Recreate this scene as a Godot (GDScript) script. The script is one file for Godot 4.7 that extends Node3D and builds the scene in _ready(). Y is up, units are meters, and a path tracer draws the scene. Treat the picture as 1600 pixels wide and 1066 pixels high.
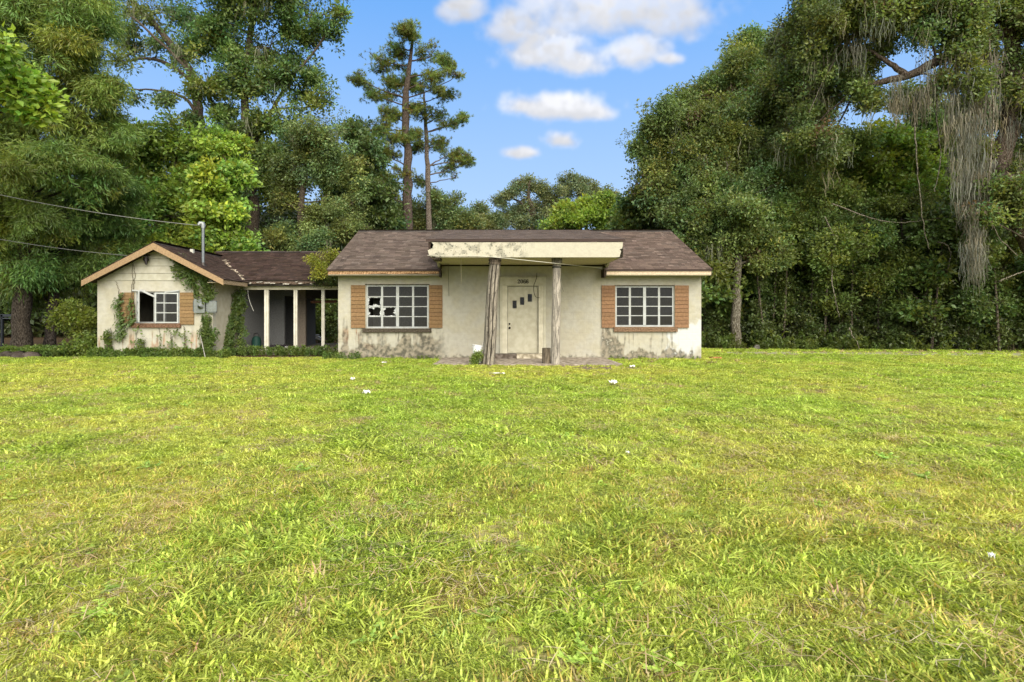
extends Node3D

# Lens of the photograph: focal length and principal point in photo pixels, eye height in metres.
const FOCAL := 900.0
const CX := 771.0
const CY := 492.0
const EYE := 1.37

var rng := RandomNumberGenerator.new()
var taken := {}
var M := {}
var clumps := {}
var noise_a := FastNoiseLite.new()
var noise_b := FastNoiseLite.new()


# ---------------------------------------------------------------- mesh builder
class MB:
	var v := PackedVector3Array()
	var n := PackedVector3Array()
	var t := PackedVector2Array()
	var c := PackedColorArray()

	func vert(p: Vector3, nn: Vector3, u: Vector2, col: Color) -> void:
		v.push_back(p)
		n.push_back(nn)
		t.push_back(u)
		c.push_back(col)

	# corners clockwise as seen from the front
	func tri(a: Vector3, b: Vector3, d: Vector3, col := Color.WHITE, ua := Vector2(0, 0), ub := Vector2(0, 1), ud := Vector2(1, 0)) -> void:
		var nn := (d - a).cross(b - a).normalized()
		vert(a, nn, ua, col)
		vert(b, nn, ub, col)
		vert(d, nn, ud, col)

	func quad(a: Vector3, b: Vector3, d: Vector3, e: Vector3, col := Color.WHITE, u0 := Vector2(0, 1), u1 := Vector2(1, 0)) -> void:
		tri(a, b, d, col, u0, Vector2(u0.x, u1.y), u1)
		tri(a, d, e, col, u0, u1, Vector2(u1.x, u0.y))

	func rect(o: Vector3, u: Vector3, w: Vector3, col := Color.WHITE, u0 := Vector2(-1, -1), u1 := Vector2(-1, -1)) -> void:
		if u0.x == -1 and u1.x == -1:
			u0 = Vector2(0, w.length())
			u1 = Vector2(u.length(), 0)
		quad(o, o + w, o + w + u, o + u, col, u0, u1)

	func box(x: Transform3D, s: Vector3, col := Color.WHITE) -> void:
		var h := s * 0.5
		var bx := x.basis.x
		var by := x.basis.y
		var bz := x.basis.z
		var o := x.origin
		rect(o - bx * h.x - by * h.y + bz * h.z, bx * s.x, by * s.y, col)
		rect(o + bx * h.x - by * h.y - bz * h.z, -bx * s.x, by * s.y, col)
		rect(o + bx * h.x - by * h.y + bz * h.z, -bz * s.z, by * s.y, col)
		rect(o - bx * h.x - by * h.y - bz * h.z, bz * s.z, by * s.y, col)
		rect(o - bx * h.x + by * h.y + bz * h.z, bx * s.x, -bz * s.z, col)
		rect(o - bx * h.x - by * h.y - bz * h.z, bx * s.x, bz * s.z, col)

	# axis-aligned box from two corners
	func span(a: Vector3, b: Vector3, col := Color.WHITE) -> void:
		var lo := Vector3(minf(a.x, b.x), minf(a.y, b.y), minf(a.z, b.z))
		var hi := Vector3(maxf(a.x, b.x), maxf(a.y, b.y), maxf(a.z, b.z))
		box(Transform3D(Basis(), (lo + hi) * 0.5), hi - lo, col)

	# a flat outline (counted clockwise as seen along -nrm) pushed back by depth
	func slab(pts: Array, back: Vector3, col := Color.WHITE) -> void:
		var flat := PackedVector2Array()
		var nn := -back.normalized()
		var ux := nn.cross(Vector3.UP)
		if ux.length() < 0.1:
			ux = Vector3.RIGHT
		ux = ux.normalized()
		var uy := ux.cross(nn).normalized()
		for p in pts:
			flat.push_back(Vector2(p.dot(ux), p.dot(uy)))
		var ix := Geometry2D.triangulate_polygon(flat)
		for k in range(0, ix.size(), 3):
			var a: Vector3 = pts[ix[k]]
			var b: Vector3 = pts[ix[k + 1]]
			var d: Vector3 = pts[ix[k + 2]]
			if (d - a).cross(b - a).dot(nn) < 0:
				var sw := b
				b = d
				d = sw
			var ua := Vector2(a.dot(ux), -a.dot(uy))
			var ub := Vector2(b.dot(ux), -b.dot(uy))
			var ud := Vector2(d.dot(ux), -d.dot(uy))
			tri(a, b, d, col, ua, ub, ud)
			tri(a + back, d + back, b + back, col, ua, ud, ub)
		var area := 0.0
		for k in flat.size():
			var p := flat[k]
			var q := flat[(k + 1) % flat.size()]
			area += p.x * q.y - q.x * p.y
		for k in pts.size():
			var a: Vector3 = pts[k]
			var b: Vector3 = pts[(k + 1) % pts.size()]
			if area > 0:
				quad(a, b, b + back, a + back, col, Vector2(0, 0), Vector2((b - a).length(), back.length()))
			else:
				quad(b, a, a + back, b + back, col, Vector2(0, 0), Vector2((b - a).length(), back.length()))

	func tube(pts: Array, rad: Array, sides := 6, col := Color.WHITE, groove := 0.0) -> void:
		var rings := []
		var side := Vector3.RIGHT
		var run := 0.0
		for k in pts.size():
			var d: Vector3 = (pts[mini(k + 1, pts.size() - 1)] - pts[maxi(k - 1, 0)]).normalized()
			if absf(d.dot(side)) > 0.95:
				side = Vector3.FORWARD
			side = (side - d * d.dot(side)).normalized()
			var up := d.cross(side)
			if k:
				run += (pts[k] - pts[k - 1]).length()
			var ring := []
			for s in sides + 1:
				var a := TAU * s / sides
				var nn := side * cos(a) + up * sin(a)
				var r: float = rad[k]
				if groove > 0.0 and s % 2:
					r -= groove
				ring.push_back([pts[k] + nn * r, nn, Vector2(float(s) / sides, run)])
			rings.push_back(ring)
		for k in rings.size() - 1:
			for s in sides:
				var a = rings[k][s]
				var b = rings[k + 1][s]
				var d = rings[k + 1][s + 1]
				var e = rings[k][s + 1]
				for q in [a, b, d, a, d, e]:
					vert(q[0], q[1], q[2], col)

	func lathe(base: Vector3, axis: Vector3, prof: Array, sides := 16, col := Color.WHITE) -> void:
		# prof: [height, radius] pairs
		var pts := []
		var rad := []
		for q in prof:
			pts.push_back(base + axis * q[0])
			rad.push_back(q[1])
		tube(pts, rad, sides, col)

	# thin bent leaf or blade: a strip of points with half widths
	func blade(pts: Array, half: Array, across: Vector3, c0: Color, c1: Color) -> void:
		for k in pts.size() - 1:
			var a: Vector3 = pts[k] - across * half[k]
			var b: Vector3 = pts[k + 1] - across * half[k + 1]
			var d: Vector3 = pts[k + 1] + across * half[k + 1]
			var e: Vector3 = pts[k] + across * half[k]
			var f := float(k) / (pts.size() - 1)
			var nn := (d - a).cross(b - a).normalized()
			var ca := c0.lerp(c1, f)
			var cb := c0.lerp(c1, float(k + 1) / (pts.size() - 1))
			if nn.y < 0:
				nn = -nn
				var sw := a
				a = e
				e = sw
				sw = b
				b = d
				d = sw
			if half[k + 1] < 0.0003:
				vert(a, nn, Vector2(), ca)
				vert(b, nn, Vector2(), cb)
				vert(e, nn, Vector2(), ca)
			else:
				for q in [[a, ca], [b, cb], [d, cb], [a, ca], [d, cb], [e, ca]]:
					vert(q[0], nn, Vector2(), q[1])

	func mesh() -> ArrayMesh:
		var arr := []
		arr.resize(Mesh.ARRAY_MAX)
		arr[Mesh.ARRAY_VERTEX] = v
		arr[Mesh.ARRAY_NORMAL] = n
		arr[Mesh.ARRAY_TEX_UV] = t
		arr[Mesh.ARRAY_COLOR] = c
		var m := ArrayMesh.new()
		m.add_surface_from_arrays(Mesh.PRIMITIVE_TRIANGLES, arr)
		return m


# ---------------------------------------------------------------- node helpers
func at(px: float, py: float, d: float) -> Vector3:
	return Vector3((px - CX) / FOCAL * d, EYE - (py - CY) / FOCAL * d, -d)


func numbered(called: String) -> String:
	var k: int = taken.get(called, 0)
	taken[called] = k + 1
	return called if k == 0 else "%s_%03d" % [called, k]


func tag(o: Node, label := "", category := "", group := "", kind := "") -> Node:
	if label:
		o.set_meta("label", label)
	if category:
		o.set_meta("category", category)
	if group:
		o.set_meta("group", group)
	if kind:
		o.set_meta("kind", kind)
	return o


func thing(called: String, label: String, category: String, base := Vector3.ZERO, group := "") -> Node3D:
	var o := Node3D.new()
	o.name = numbered(called)
	o.position = base
	add_child(o)
	tag(o, label, category, group)
	return o


# a mesh laid out in world coordinates, hung under a thing or a part
func part(called: String, st: MB, mat: Material, parent: Node3D, label := "", kind := "") -> MeshInstance3D:
	var o := MeshInstance3D.new()
	o.name = called
	o.mesh = st.mesh()
	o.material_override = mat
	var off := Vector3.ZERO
	var q: Node = parent
	while q != self:
		off += q.position
		q = q.get_parent()
	o.position = -off
	parent.add_child(o, true)
	tag(o, label, "", "", kind)
	return o


# a top-level thing of one mesh, its origin at base
func solo(called: String, st: MB, mat: Material, label: String, category: String, base: Vector3, group := "", kind := "") -> MeshInstance3D:
	for k in st.v.size():
		st.v[k] -= base
	var o := MeshInstance3D.new()
	o.name = numbered(called)
	o.mesh = st.mesh()
	o.material_override = mat
	o.position = base
	add_child(o)
	tag(o, label, category, group, kind)
	return o


func scatter(called: String, mesh: Mesh, mat: Material, places: Array, tints: Array, parent: Node3D, kind := "") -> MultiMeshInstance3D:
	var mm := MultiMesh.new()
	mm.transform_format = MultiMesh.TRANSFORM_3D
	mm.use_colors = true
	mm.mesh = mesh
	mm.instance_count = places.size()
	for k in places.size():
		mm.set_instance_transform(k, places[k])
		mm.set_instance_color(k, tints[k])
	var o := MultiMeshInstance3D.new()
	o.name = called
	o.multimesh = mm
	o.material_override = mat
	if parent != self:
		o.position = -parent.position
	parent.add_child(o, true)
	if kind:
		o.set_meta("kind", kind)
	return o


func rnd(a: float, b: float) -> float:
	return rng.randf_range(a, b)


func ball() -> Vector3:
	var y := rnd(-1, 1)
	var a := rnd(0, TAU)
	var r := sqrt(1 - y * y)
	return Vector3(cos(a) * r, y, sin(a) * r)


# ---------------------------------------------------------------- materials
func noise_tex(freq: float, lo: Color, hi: Color, octaves := 4, seed := 1, size := 512, cut := Vector2(0.25, 0.75)) -> NoiseTexture2D:
	var f := FastNoiseLite.new()
	f.noise_type = FastNoiseLite.TYPE_SIMPLEX_SMOOTH
	f.frequency = freq
	f.fractal_octaves = octaves
	f.seed = seed
	var t := NoiseTexture2D.new()
	t.width = size
	t.height = size
	t.seamless = true
	t.noise = f
	var g := Gradient.new()
	g.offsets = PackedFloat32Array([cut.x, cut.y])
	g.colors = PackedColorArray([lo, hi])
	t.color_ramp = g
	return t


func lin(r: float, g: float, b: float) -> Color:
	return Color(r, g, b).linear_to_srgb()


func mat(called: String, col := Color.WHITE, rough := 0.85, tex: Texture2D = null, scale := 0.0) -> StandardMaterial3D:
	var m := StandardMaterial3D.new()
	m.resource_name = called
	m.albedo_color = col
	m.roughness = rough
	m.metallic_specular = 0.3
	m.vertex_color_use_as_albedo = true
	if tex:
		m.albedo_texture = tex
		if scale > 0:
			m.uv1_triplanar = true
			m.uv1_world_triplanar = true
			m.uv1_scale = Vector3.ONE * scale
	M[called] = m
	return m


func leafy(called: String, back := 0.5, rough := 0.45) -> StandardMaterial3D:
	var m := mat(called, Color.WHITE, rough)
	m.backlight_enabled = true
	m.backlight = Color(back, back, back * 0.55).linear_to_srgb()
	m.metallic_specular = 0.5
	m.cull_mode = BaseMaterial3D.CULL_DISABLED
	return m


func materials() -> void:
	var grain := noise_tex(0.03, Color(0.88, 0.88, 0.88), Color(1, 1, 1), 5, 3)
	var blotch := noise_tex(0.012, Color(0.93, 0.925, 0.91), Color(1, 1, 1), 5, 5)
	var fine := noise_tex(0.12, Color(0.6, 0.6, 0.6), Color(1, 1, 1), 3, 9)
	mat("paint", Color.WHITE, 0.7, blotch, 0.6)
	mat("dull_paint", Color.WHITE, 0.9, grain, 0.9)
	mat("shingle", Color.WHITE, 0.95, fine, 2.2)
	mat("concrete", Color.WHITE, 0.95, noise_tex(0.02, Color(0.7, 0.68, 0.65), Color(1, 1, 1), 6, 12), 0.5)
	mat("metal", Color.WHITE, 0.45, blotch, 2.0).metallic = 0.5
	mat("plain", Color.WHITE, 0.8)
	mat("plastic", Color.WHITE, 0.45)
	mat("dark_trim", Color.WHITE, 0.9, noise_tex(0.03, Color(0.55, 0.52, 0.48), Color(1, 1, 1), 5, 21), 1.4)
	var b := mat("bark", Color.WHITE, 0.95, noise_tex(0.02, Color(0.45, 0.42, 0.38), Color(1, 1, 1), 5, 31), 1.0)
	b.uv1_scale = Vector3(2.2, 0.7, 2.2)
	b.heightmap_enabled = true
	b.heightmap_texture = noise_tex(0.03, Color(0, 0, 0), Color(1, 1, 1), 4, 33)
	b.heightmap_scale = 3.0
	var w := mat("old_wood", Color.WHITE, 0.95, wood_image())
	w.heightmap_enabled = true
	w.heightmap_texture = w.albedo_texture
	w.heightmap_scale = 1.2
	leafy("leaf", 0.9)
	leafy("grass", 0.9, 0.6)
	leafy("moss", 0.6, 0.95)
	var g := mat("glass", Color(0.21, 0.21, 0.205, 0.6), 0.1)
	g.transparency = BaseMaterial3D.TRANSPARENCY_ALPHA
	g.metallic_specular = 0.3
	var s := mat("soil", Color.WHITE, 1.0, noise_tex(0.03, Color(0.16, 0.12, 0.075), Color(0.36, 0.29, 0.19), 6, 41, 1024), 0.23)
	s.heightmap_enabled = true
	s.heightmap_texture = noise_tex(0.05, Color(0, 0, 0), Color(1, 1, 1), 5, 43)
	s.heightmap_scale = 2.0
	var l := mat("thatch", Color.WHITE, 1.0, noise_tex(0.06, lin(0.2, 0.19, 0.05), lin(0.36, 0.31, 0.14), 6, 47, 1024), 0.5)
	l.heightmap_enabled = true
	l.heightmap_texture = noise_tex(0.06, Color(0, 0, 0), Color(1, 1, 1), 5, 43)
	l.heightmap_scale = 2.0
	var d := mat("bare_dirt", Color.WHITE, 1.0, noise_tex(0.03, lin(0.14, 0.105, 0.07), lin(0.27, 0.21, 0.15), 6, 49), 0.9)
	d.heightmap_enabled = true
	d.heightmap_texture = l.heightmap_texture
	d.heightmap_scale = 2.0
	mat("pale_dirt", Color.WHITE, 1.0, noise_tex(0.04, lin(0.19, 0.2, 0.09), lin(0.34, 0.33, 0.2), 6, 51), 0.6)


func wood_image() -> ImageTexture:
	var im := Image.create_empty(256, 512, false, Image.FORMAT_RGB8)
	var f := FastNoiseLite.new()
	f.seed = 71
	f.frequency = 0.05
	f.fractal_octaves = 4
	for y in 512:
		for x in 256:
			var a := f.get_noise_2d(x * 1.6, y * 0.045) * 0.5 + 0.5
			var b := f.get_noise_2d(x * 5.0 + 900, y * 0.12) * 0.5 + 0.5
			var k := clampf(0.30 + 0.75 * a * (0.55 + 0.45 * b), 0.0, 1.0)
			if b < 0.33:
				k *= 0.45
			im.set_pixel(x, y, Color(k, k * 0.97, k * 0.92))
	return ImageTexture.create_from_image(im)


func soft(a: float, b: float, x: float) -> float:
	return smoothstep(a, b, x)


# paint, peeling and mildew of the front wall; w metres wide from x0, tall metres high; px, py are along the wall in 51sts of a metre
func wall_texture(x0: float, w: float, tall: float, which: String) -> StandardMaterial3D:
	var res := 96.0
	var iw := int(w * res)
	var ih := int(tall * res)
	var im := Image.create_empty(iw, ih, false, Image.FORMAT_RGB8)
	var hm := Image.create_empty(iw, ih, false, Image.FORMAT_RGB8)
	var f := FastNoiseLite.new()
	f.seed = 11
	f.frequency = 0.02
	f.fractal_octaves = 5
	var cream := Color(0.345, 0.33, 0.275)
	if which == "wing":
		cream = Color(0.375, 0.36, 0.305)
	for j in ih:
		var y := tall - (j + 0.5) / res
		for i in iw:
			var x := x0 + (i + 0.5) / res
			var n1 := f.get_noise_2d(x * 70, y * 70)
			var n2 := f.get_noise_2d(x * 260 + 500, y * 260)
			var streak := f.get_noise_2d(x * 210 + 90, y * 26)
			var c := cream
			c = c.lerp(Color(0.335, 0.305, 0.215), clampf(0.22 + n1 * 0.9, 0, 0.45))
			c = c * (1.0 + n2 * 0.12)
			var grime := 0.0
			var peel := 0.0
			var white := 0.0
			if which == "front":
				var left := soft(-1.25, -1.9, x)
				var right := soft(3.22, 3.36, x)
				var top := 0.30 + n1 * 0.35 + left * 0.30 * soft(-2.2, -3.2, x) * 0.0
				grime = left * soft(0.16, -0.16, y - (0.50 + n1 * 0.6 + streak * 0.35 + 0.12 * soft(-4.2, -2.6, x)))
				grime = maxf(grime, left * 0.75 * soft(0.1, -0.4, y - 0.95 - streak * 0.7) * soft(0.0, 0.45, streak + 0.12))
				grime = maxf(grime, right * soft(0.1, -0.08, y - (0.20 + n1 * 0.3 + 0.72 * soft(4.15, 3.45, x) + streak * 0.4)) * soft(-0.35, 0.1, n2 + 0.3))
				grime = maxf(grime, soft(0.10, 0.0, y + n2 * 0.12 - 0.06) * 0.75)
				# drips below the sills
				var under := soft(0.86, 0.80, y) * (soft(-4.05, -3.9, x) * soft(-1.85, -2.0, x) + soft(3.65, 3.75, x) * soft(5.7, 5.6, x))
				grime = maxf(grime, under * soft(0.10, 0.3, f.get_noise_2d(x * 330 + 40, y * 14)) * soft(0.1, 0.5, y) * 0.7)
				peel = soft(0.18, 0.3, 0.55 - Vector2((x + 3.78) * 1.5, (y - 0.38) * 2.2).length() + n1 * 0.5 - 0.2)
				peel = maxf(peel, soft(0.05, 0.25, streak) * soft(-4.05, -4.2, x) * soft(-4.7, -4.5, x) * soft(1.0, 0.85, y) * soft(0.35, 0.7, y))
				white = soft(-0.1, 0.15, 0.62 - Vector2((x - 6.1) * 0.75, (y - 0.62) * 1.3).length() + n1 * 0.6)
				grime = maxf(grime, soft(0.03, 0.0, absf(x + 2.93 + n1 * 0.06)) * soft(0.35, 0.5, y) * soft(0.86, 0.8, y))
			else:
				grime = soft(0.15, -0.2, y - (0.25 + n1 * 0.35 + streak * 0.4)) * 0.75
				peel = soft(0.12, 0.3, streak + n1 * 0.3) * soft(0.95, 0.5, y) * 0.8
				grime = maxf(grime, soft(0.25, 0.4, streak) * soft(1.1, 0.7, y) * 0.5)
			c = c.lerp(Color(0.46, 0.47, 0.475), white * 0.85)
			c = c.lerp(Color(0.33, 0.165, 0.09), peel * 0.75)
			var tone := Color(0.065, 0.06, 0.045).lerp(Color(0.23, 0.20, 0.15), clampf(0.5 + n2 * 1.6, 0, 1))
			c = c.lerp(tone, clampf(grime, 0, 1) * 0.9)
			im.set_pixel(i, j, Color(c.r, c.g, c.b, 1).linear_to_srgb())
			# block joints: 0.2 m courses, 0.4 m blocks in running bond
			var row := floori(y / 0.203)
			var fy := y / 0.203 - row
			var fx := fposmod(x / 0.406 + (0.5 if row % 2 else 0.0), 1.0)
			var joint := minf(minf(fy, 1 - fy) * 0.203, minf(fx, 1 - fx) * 0.406)
			var hgt := 0.55 + n2 * 0.35 + n1 * 0.1 - 0.28 * soft(0.012, 0.002, joint) - 0.3 * clampf(grime + peel, 0, 1) * (0.6 + n2)
			hm.set_pixel(i, j, Color(hgt, hgt, hgt))
	var m := mat("wall_" + which, Color.WHITE, 0.85, ImageTexture.create_from_image(im))
	m.heightmap_enabled = true
	m.heightmap_texture = ImageTexture.create_from_image(hm)
	m.heightmap_scale = 0.8
	return m


# cream board with mildew for the porch fascia
func fascia_texture() -> StandardMaterial3D:
	var im := Image.create_empty(900, 96, false, Image.FORMAT_RGB8)
	var f := FastNoiseLite.new()
	f.seed = 19
	f.frequency = 0.02
	f.fractal_octaves = 5
	for j in 96:
		for i in 900:
			var n1 := f.get_noise_2d(i * 1.0, j * 0.9)
			var n2 := f.get_noise_2d(i * 3.5 + 300, j * 3.0)
			var c := Color(0.39, 0.365, 0.29) * (1.0 + n2 * 0.14)
			var left := soft(500, 380, i) * 0.9 + 0.1
			c = c.lerp(Color(0.2, 0.19, 0.15), clampf((n1 + 0.02) * 2.4, 0, 0.75) * left)
			c = c.lerp(Color(0.1, 0.1, 0.08), soft(0.34, 0.42, n2 + n1 * 0.4) * left)
			c = c.lerp(Color(0.3, 0.27, 0.2), soft(0.2, 0.45, f.get_noise_2d(i * 4.0, j * 0.4 + 700)) * 0.5 * left)
			if i == 450:
				c = c * 0.75
			im.set_pixel(i, j, Color(c.r, c.g, c.b, 1).linear_to_srgb())
	return mat("fascia", Color.WHITE, 0.75, ImageTexture.create_from_image(im))


# ---------------------------------------------------------------- sky
func sky_image() -> Image:
	var w := 2048
	var h := 1024
	var im := Image.create_empty(w, h, false, Image.FORMAT_RGBF)
	var f := FastNoiseLite.new()
	f.seed = 4
	f.frequency = 1.0
	f.fractal_octaves = 5
	f.fractal_gain = 0.52
	# clouds low over the trees: centre and half size along right/forward and up/forward
	var puffs := [
		[0.110, 0.360, 0.100, 0.029], [0.152, 0.352, 0.060, 0.022], [0.060, 0.362, 0.045, 0.020],
		[0.118, 0.302, 0.030, 0.017], [0.050, 0.280, 0.033, 0.012],
		[0.035, 0.495, 0.060, 0.050], [0.090, 0.462, 0.085, 0.048], [0.140, 0.440, 0.060, 0.035], [0.260, 0.460, 0.050, 0.040], [0.200, 0.525, 0.190, 0.055], [-0.050, 0.530, 0.050, 0.030], [0.30, 0.445, 0.03, 0.012],
		[0.300, 0.520, 0.080, 0.055]]
	for j in h:
		var el := PI * (0.5 - (j + 0.5) / h)
		var up := sin(el)
		var fl := cos(el)
		for i in w:
			if up < -0.02:
				im.set_pixel(i, j, Color(0.07, 0.08, 0.045))
				continue
			var az := TAU * (i + 0.5) / w
			var d := Vector3(sin(az) * fl, up, -cos(az) * fl)
			var c := Color(0.138, 0.196, 0.284).lerp(Color(0.043, 0.116, 0.256), clampf((up - 0.12) / 0.38, 0, 1))
			c = c.lerp(Color(0.022, 0.066, 0.19), clampf((up - 0.5) * 2.0, 0, 1))
			var cov := 0.0
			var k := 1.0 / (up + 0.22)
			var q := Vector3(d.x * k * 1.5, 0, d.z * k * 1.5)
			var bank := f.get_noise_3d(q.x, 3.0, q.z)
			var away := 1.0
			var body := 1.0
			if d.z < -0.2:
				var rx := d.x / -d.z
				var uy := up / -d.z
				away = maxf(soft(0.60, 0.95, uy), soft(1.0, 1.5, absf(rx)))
				if away < 1.0:
					var wob := f.get_noise_3d(rx * 11, uy * 13, 1.0)
					var wob2 := f.get_noise_3d(rx * 30, uy * 34, 5.0)
					for p in puffs:
						var e := Vector2((rx - p[0]) / p[2], (uy - p[1]) / p[3])
						if e.y < 0:
							e.y *= 1.35
						var s: float = 1.0 - e.length() + wob * 0.55 + wob2 * 0.26
						if s > 0.0:
							body = minf(body, 0.90 + 0.10 * clampf(e.y * 1.6 + wob2 * 2.5 + wob, -1, 1))
						cov = maxf(cov, soft(-0.30, 0.55, s) * (1.0 - 0.25 * clampf(0.5 + wob2 * 2.0, 0, 1) * soft(0.40, 0.5, uy)))
			cov = lerpf(cov, soft(-0.28, 0.2, bank + 0.08), away)  # out of view: denser, brighter cloud added to soften the light
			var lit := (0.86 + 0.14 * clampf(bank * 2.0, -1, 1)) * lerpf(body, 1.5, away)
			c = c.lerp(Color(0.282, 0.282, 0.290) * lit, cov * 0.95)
			im.set_pixel(i, j, c * 0.643)
	return im


# ---------------------------------------------------------------- the place
func _ready() -> void:
	rng.seed = 20240
	noise_a.seed = 5
	noise_a.frequency = 0.35
	noise_a.fractal_octaves = 3
	noise_b.seed = 77
	noise_b.frequency = 0.9
	noise_b.fractal_octaves = 3

	var cam := Camera3D.new()
	cam.name = "camera"
	cam.projection = Camera3D.PROJECTION_FRUSTUM
	cam.near = 0.1
	cam.far = 600.0
	cam.size = 0.1 * 1066.0 / FOCAL
	cam.frustum_offset = Vector2(29.0, -41.0) / FOCAL * 0.1
	cam.position = Vector3(0, EYE, 0)
	add_child(cam)
	cam.current = true

	var env := Environment.new()
	env.background_mode = Environment.BG_SKY
	var pano := PanoramaSkyMaterial.new()
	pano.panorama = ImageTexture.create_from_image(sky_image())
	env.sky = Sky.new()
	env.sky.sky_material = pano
	env.background_energy_multiplier = 1.0
	env.tonemap_mode = Environment.TONE_MAPPER_LINEAR
	env.tonemap_exposure = 5.9
	env.sdfgi_enabled = true
	env.ssao_enabled = true
	env.ssil_enabled = true
	var we := WorldEnvironment.new()
	we.name = "world"
	we.environment = env
	add_child(we)

	var sun := DirectionalLight3D.new()
	sun.name = "sun"
	sun.light_energy = 0.4
	sun.light_color = Color(1.0, 0.965, 0.89)
	sun.light_angular_distance = 60.0
	sun.shadow_enabled = true
	sun.rotation_degrees = Vector3(-35, 18, 0)
	add_child(sun)

	materials()
	make_clumps()
	ground()
	house()
	fittings()
	trees_left()
	trees_middle()
	trees_right()
	undergrowth()
	ivy()
	litter()
	lawn()


# ---------------------------------------------------------------- ground
func sheet(called: String, outline: Array, y: float, m: Material) -> void:
	var flat := PackedVector2Array()
	for p in outline:
		flat.push_back(p)
	var ix := Geometry2D.triangulate_polygon(flat)
	if ix.is_empty():
		print("sheet fails ", called)
	var st := MB.new()
	for k in range(0, ix.size(), 3):
		var a := Vector3(flat[ix[k]].x, y, flat[ix[k]].y)
		var b := Vector3(flat[ix[k + 1]].x, y, flat[ix[k + 1]].y)
		var d := Vector3(flat[ix[k + 2]].x, y, flat[ix[k + 2]].y)
		if (d - a).cross(b - a).y < 0:
			st.tri(a, d, b)
		else:
			st.tri(a, b, d)
	var o := MeshInstance3D.new()
	o.name = called
	o.mesh = st.mesh()
	o.material_override = m
	o.set_meta("kind", "structure")
	add_child(o, true)


func ragged(pts: Array, step: float, amp: float) -> Array:
	var out := []
	for k in pts.size():
		var a: Vector2 = pts[k]
		var b: Vector2 = pts[(k + 1) % pts.size()]
		var n := maxi(1, int((b - a).length() / step))
		for s in n:
			var p := a.lerp(b, float(s) / n)
			out.push_back(p + Vector2(noise_b.get_noise_2d(p.x * 2.0, p.y * 2.0), noise_b.get_noise_2d(p.x * 2.0 + 50, p.y * 2.0)) * amp)
	return out


func ground() -> void:
	sheet("ground", [Vector2(-300, 60), Vector2(300, 60), Vector2(300, -300), Vector2(-300, -300)], -0.004, M.soil)
	sheet("lawn_bed", ragged([Vector2(-40, 20), Vector2(40, 20), Vector2(40, -22.6), Vector2(7.5, -24.0), Vector2(7.0, -17.5), Vector2(-9, -17.9), Vector2(-18, -18.0), Vector2(-40, -18.6)], 0.8, 0.35), 0.0, M.thatch)
	sheet("worn_track", ragged([Vector2(7.6, -21.2), Vector2(13, -20.9), Vector2(26, -20.0), Vector2(26, -18.6), Vector2(14, -19.4), Vector2(8.2, -20.2)], 0.6, 0.25), 0.004, M.pale_dirt)
	sheet("bare_earth", ragged([Vector2(1.4, -15.2), Vector2(1.6, -14.3), Vector2(3.4, -14.25), Vector2(3.7, -15.0), Vector2(3.0, -15.3)], 0.2, 0.1), 0.006, M.bare_dirt)


func inside_built(x: float, z: float) -> bool:
	if x > -4.85 and x < 6.45 and z < -17.58:
		return z > -25
	if x > -12.6 and x <= -8.8 and z < -18.12:
		return z > -25
	if x > -8.9 and x < -4.7 and z < -19.45:
		return z > -25
	if x > -1.66 and x < 3.5 and z < -15.28:
		return z > -18
	return false


# ---------------------------------------------------------------- house
# a wall with real openings: o is the lower left of its outer face, u runs right as seen from outside
func wall(called: String, o: Vector3, u: Vector3, w: float, h: float, holes: Array, thick: float, m: Material, parent: Node3D, label := "", col := Color.WHITE, cap_h := -1.0) -> MeshInstance3D:
	var st := MB.new()
	var nn := u.cross(Vector3.UP).normalized()
	var xs := [0.0, w]
	var ys := [0.0, h]
	for r in holes:
		xs.append_array([r.position.x, r.end.x])
		ys.append_array([r.position.y, r.end.y])
	xs.sort()
	ys.sort()
	for i in xs.size() - 1:
		for j in ys.size() - 1:
			if xs[i + 1] - xs[i] < 1e-4 or ys[j + 1] - ys[j] < 1e-4:
				continue
			var mid := Vector2(xs[i] + xs[i + 1], ys[j] + ys[j + 1]) * 0.5
			var open := false
			for r in holes:
				open = open or r.has_point(mid)
			if open:
				continue
			var p: Vector3 = o + u * xs[i] + Vector3.UP * ys[j]
			var du: Vector3 = u * (xs[i + 1] - xs[i])
			var dv: Vector3 = Vector3.UP * (ys[j + 1] - ys[j])
			var u0 := Vector2(xs[i] / w, 1 - ys[j] / h)
			var u1 := Vector2(xs[i + 1] / w, 1 - ys[j + 1] / h)
			st.rect(p, du, dv, col, u0, u1)
			st.rect(p + du - nn * thick, -du, dv, Color(0.35, 0.35, 0.33), u1, u0)
	for r in holes:
		var a: Vector3 = o + u * r.position.x + Vector3.UP * r.position.y
		var du: Vector3 = u * r.size.x
		var dv: Vector3 = Vector3.UP * r.size.y
		var bk := -nn * thick
		var e := Vector2(r.position.x / w, 1 - r.position.y / h)
		var e2 := e + Vector2(0.01, -0.1)
		st.rect(a, bk, dv, col, e, e2)
		st.rect(a + du + bk, -bk, dv, col, e, e2)
		st.rect(a + dv, du, bk, col, e, e2)
		st.rect(a + bk, du, -bk, col, e, e2)
	var tw := u * w
	var th := Vector3.UP * h
	var b2 := -nn * thick
	st.rect(o + b2, -b2, th, col, Vector2(0, 1), Vector2(0.01, 0))
	st.rect(o + tw, b2, th, col, Vector2(0.99, 1), Vector2(1, 0))
	st.rect(o + th, tw, b2, col, Vector2(0, 0.01), Vector2(1, 0))
	return part(called, st, m, parent, label)


var strips := []


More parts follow.
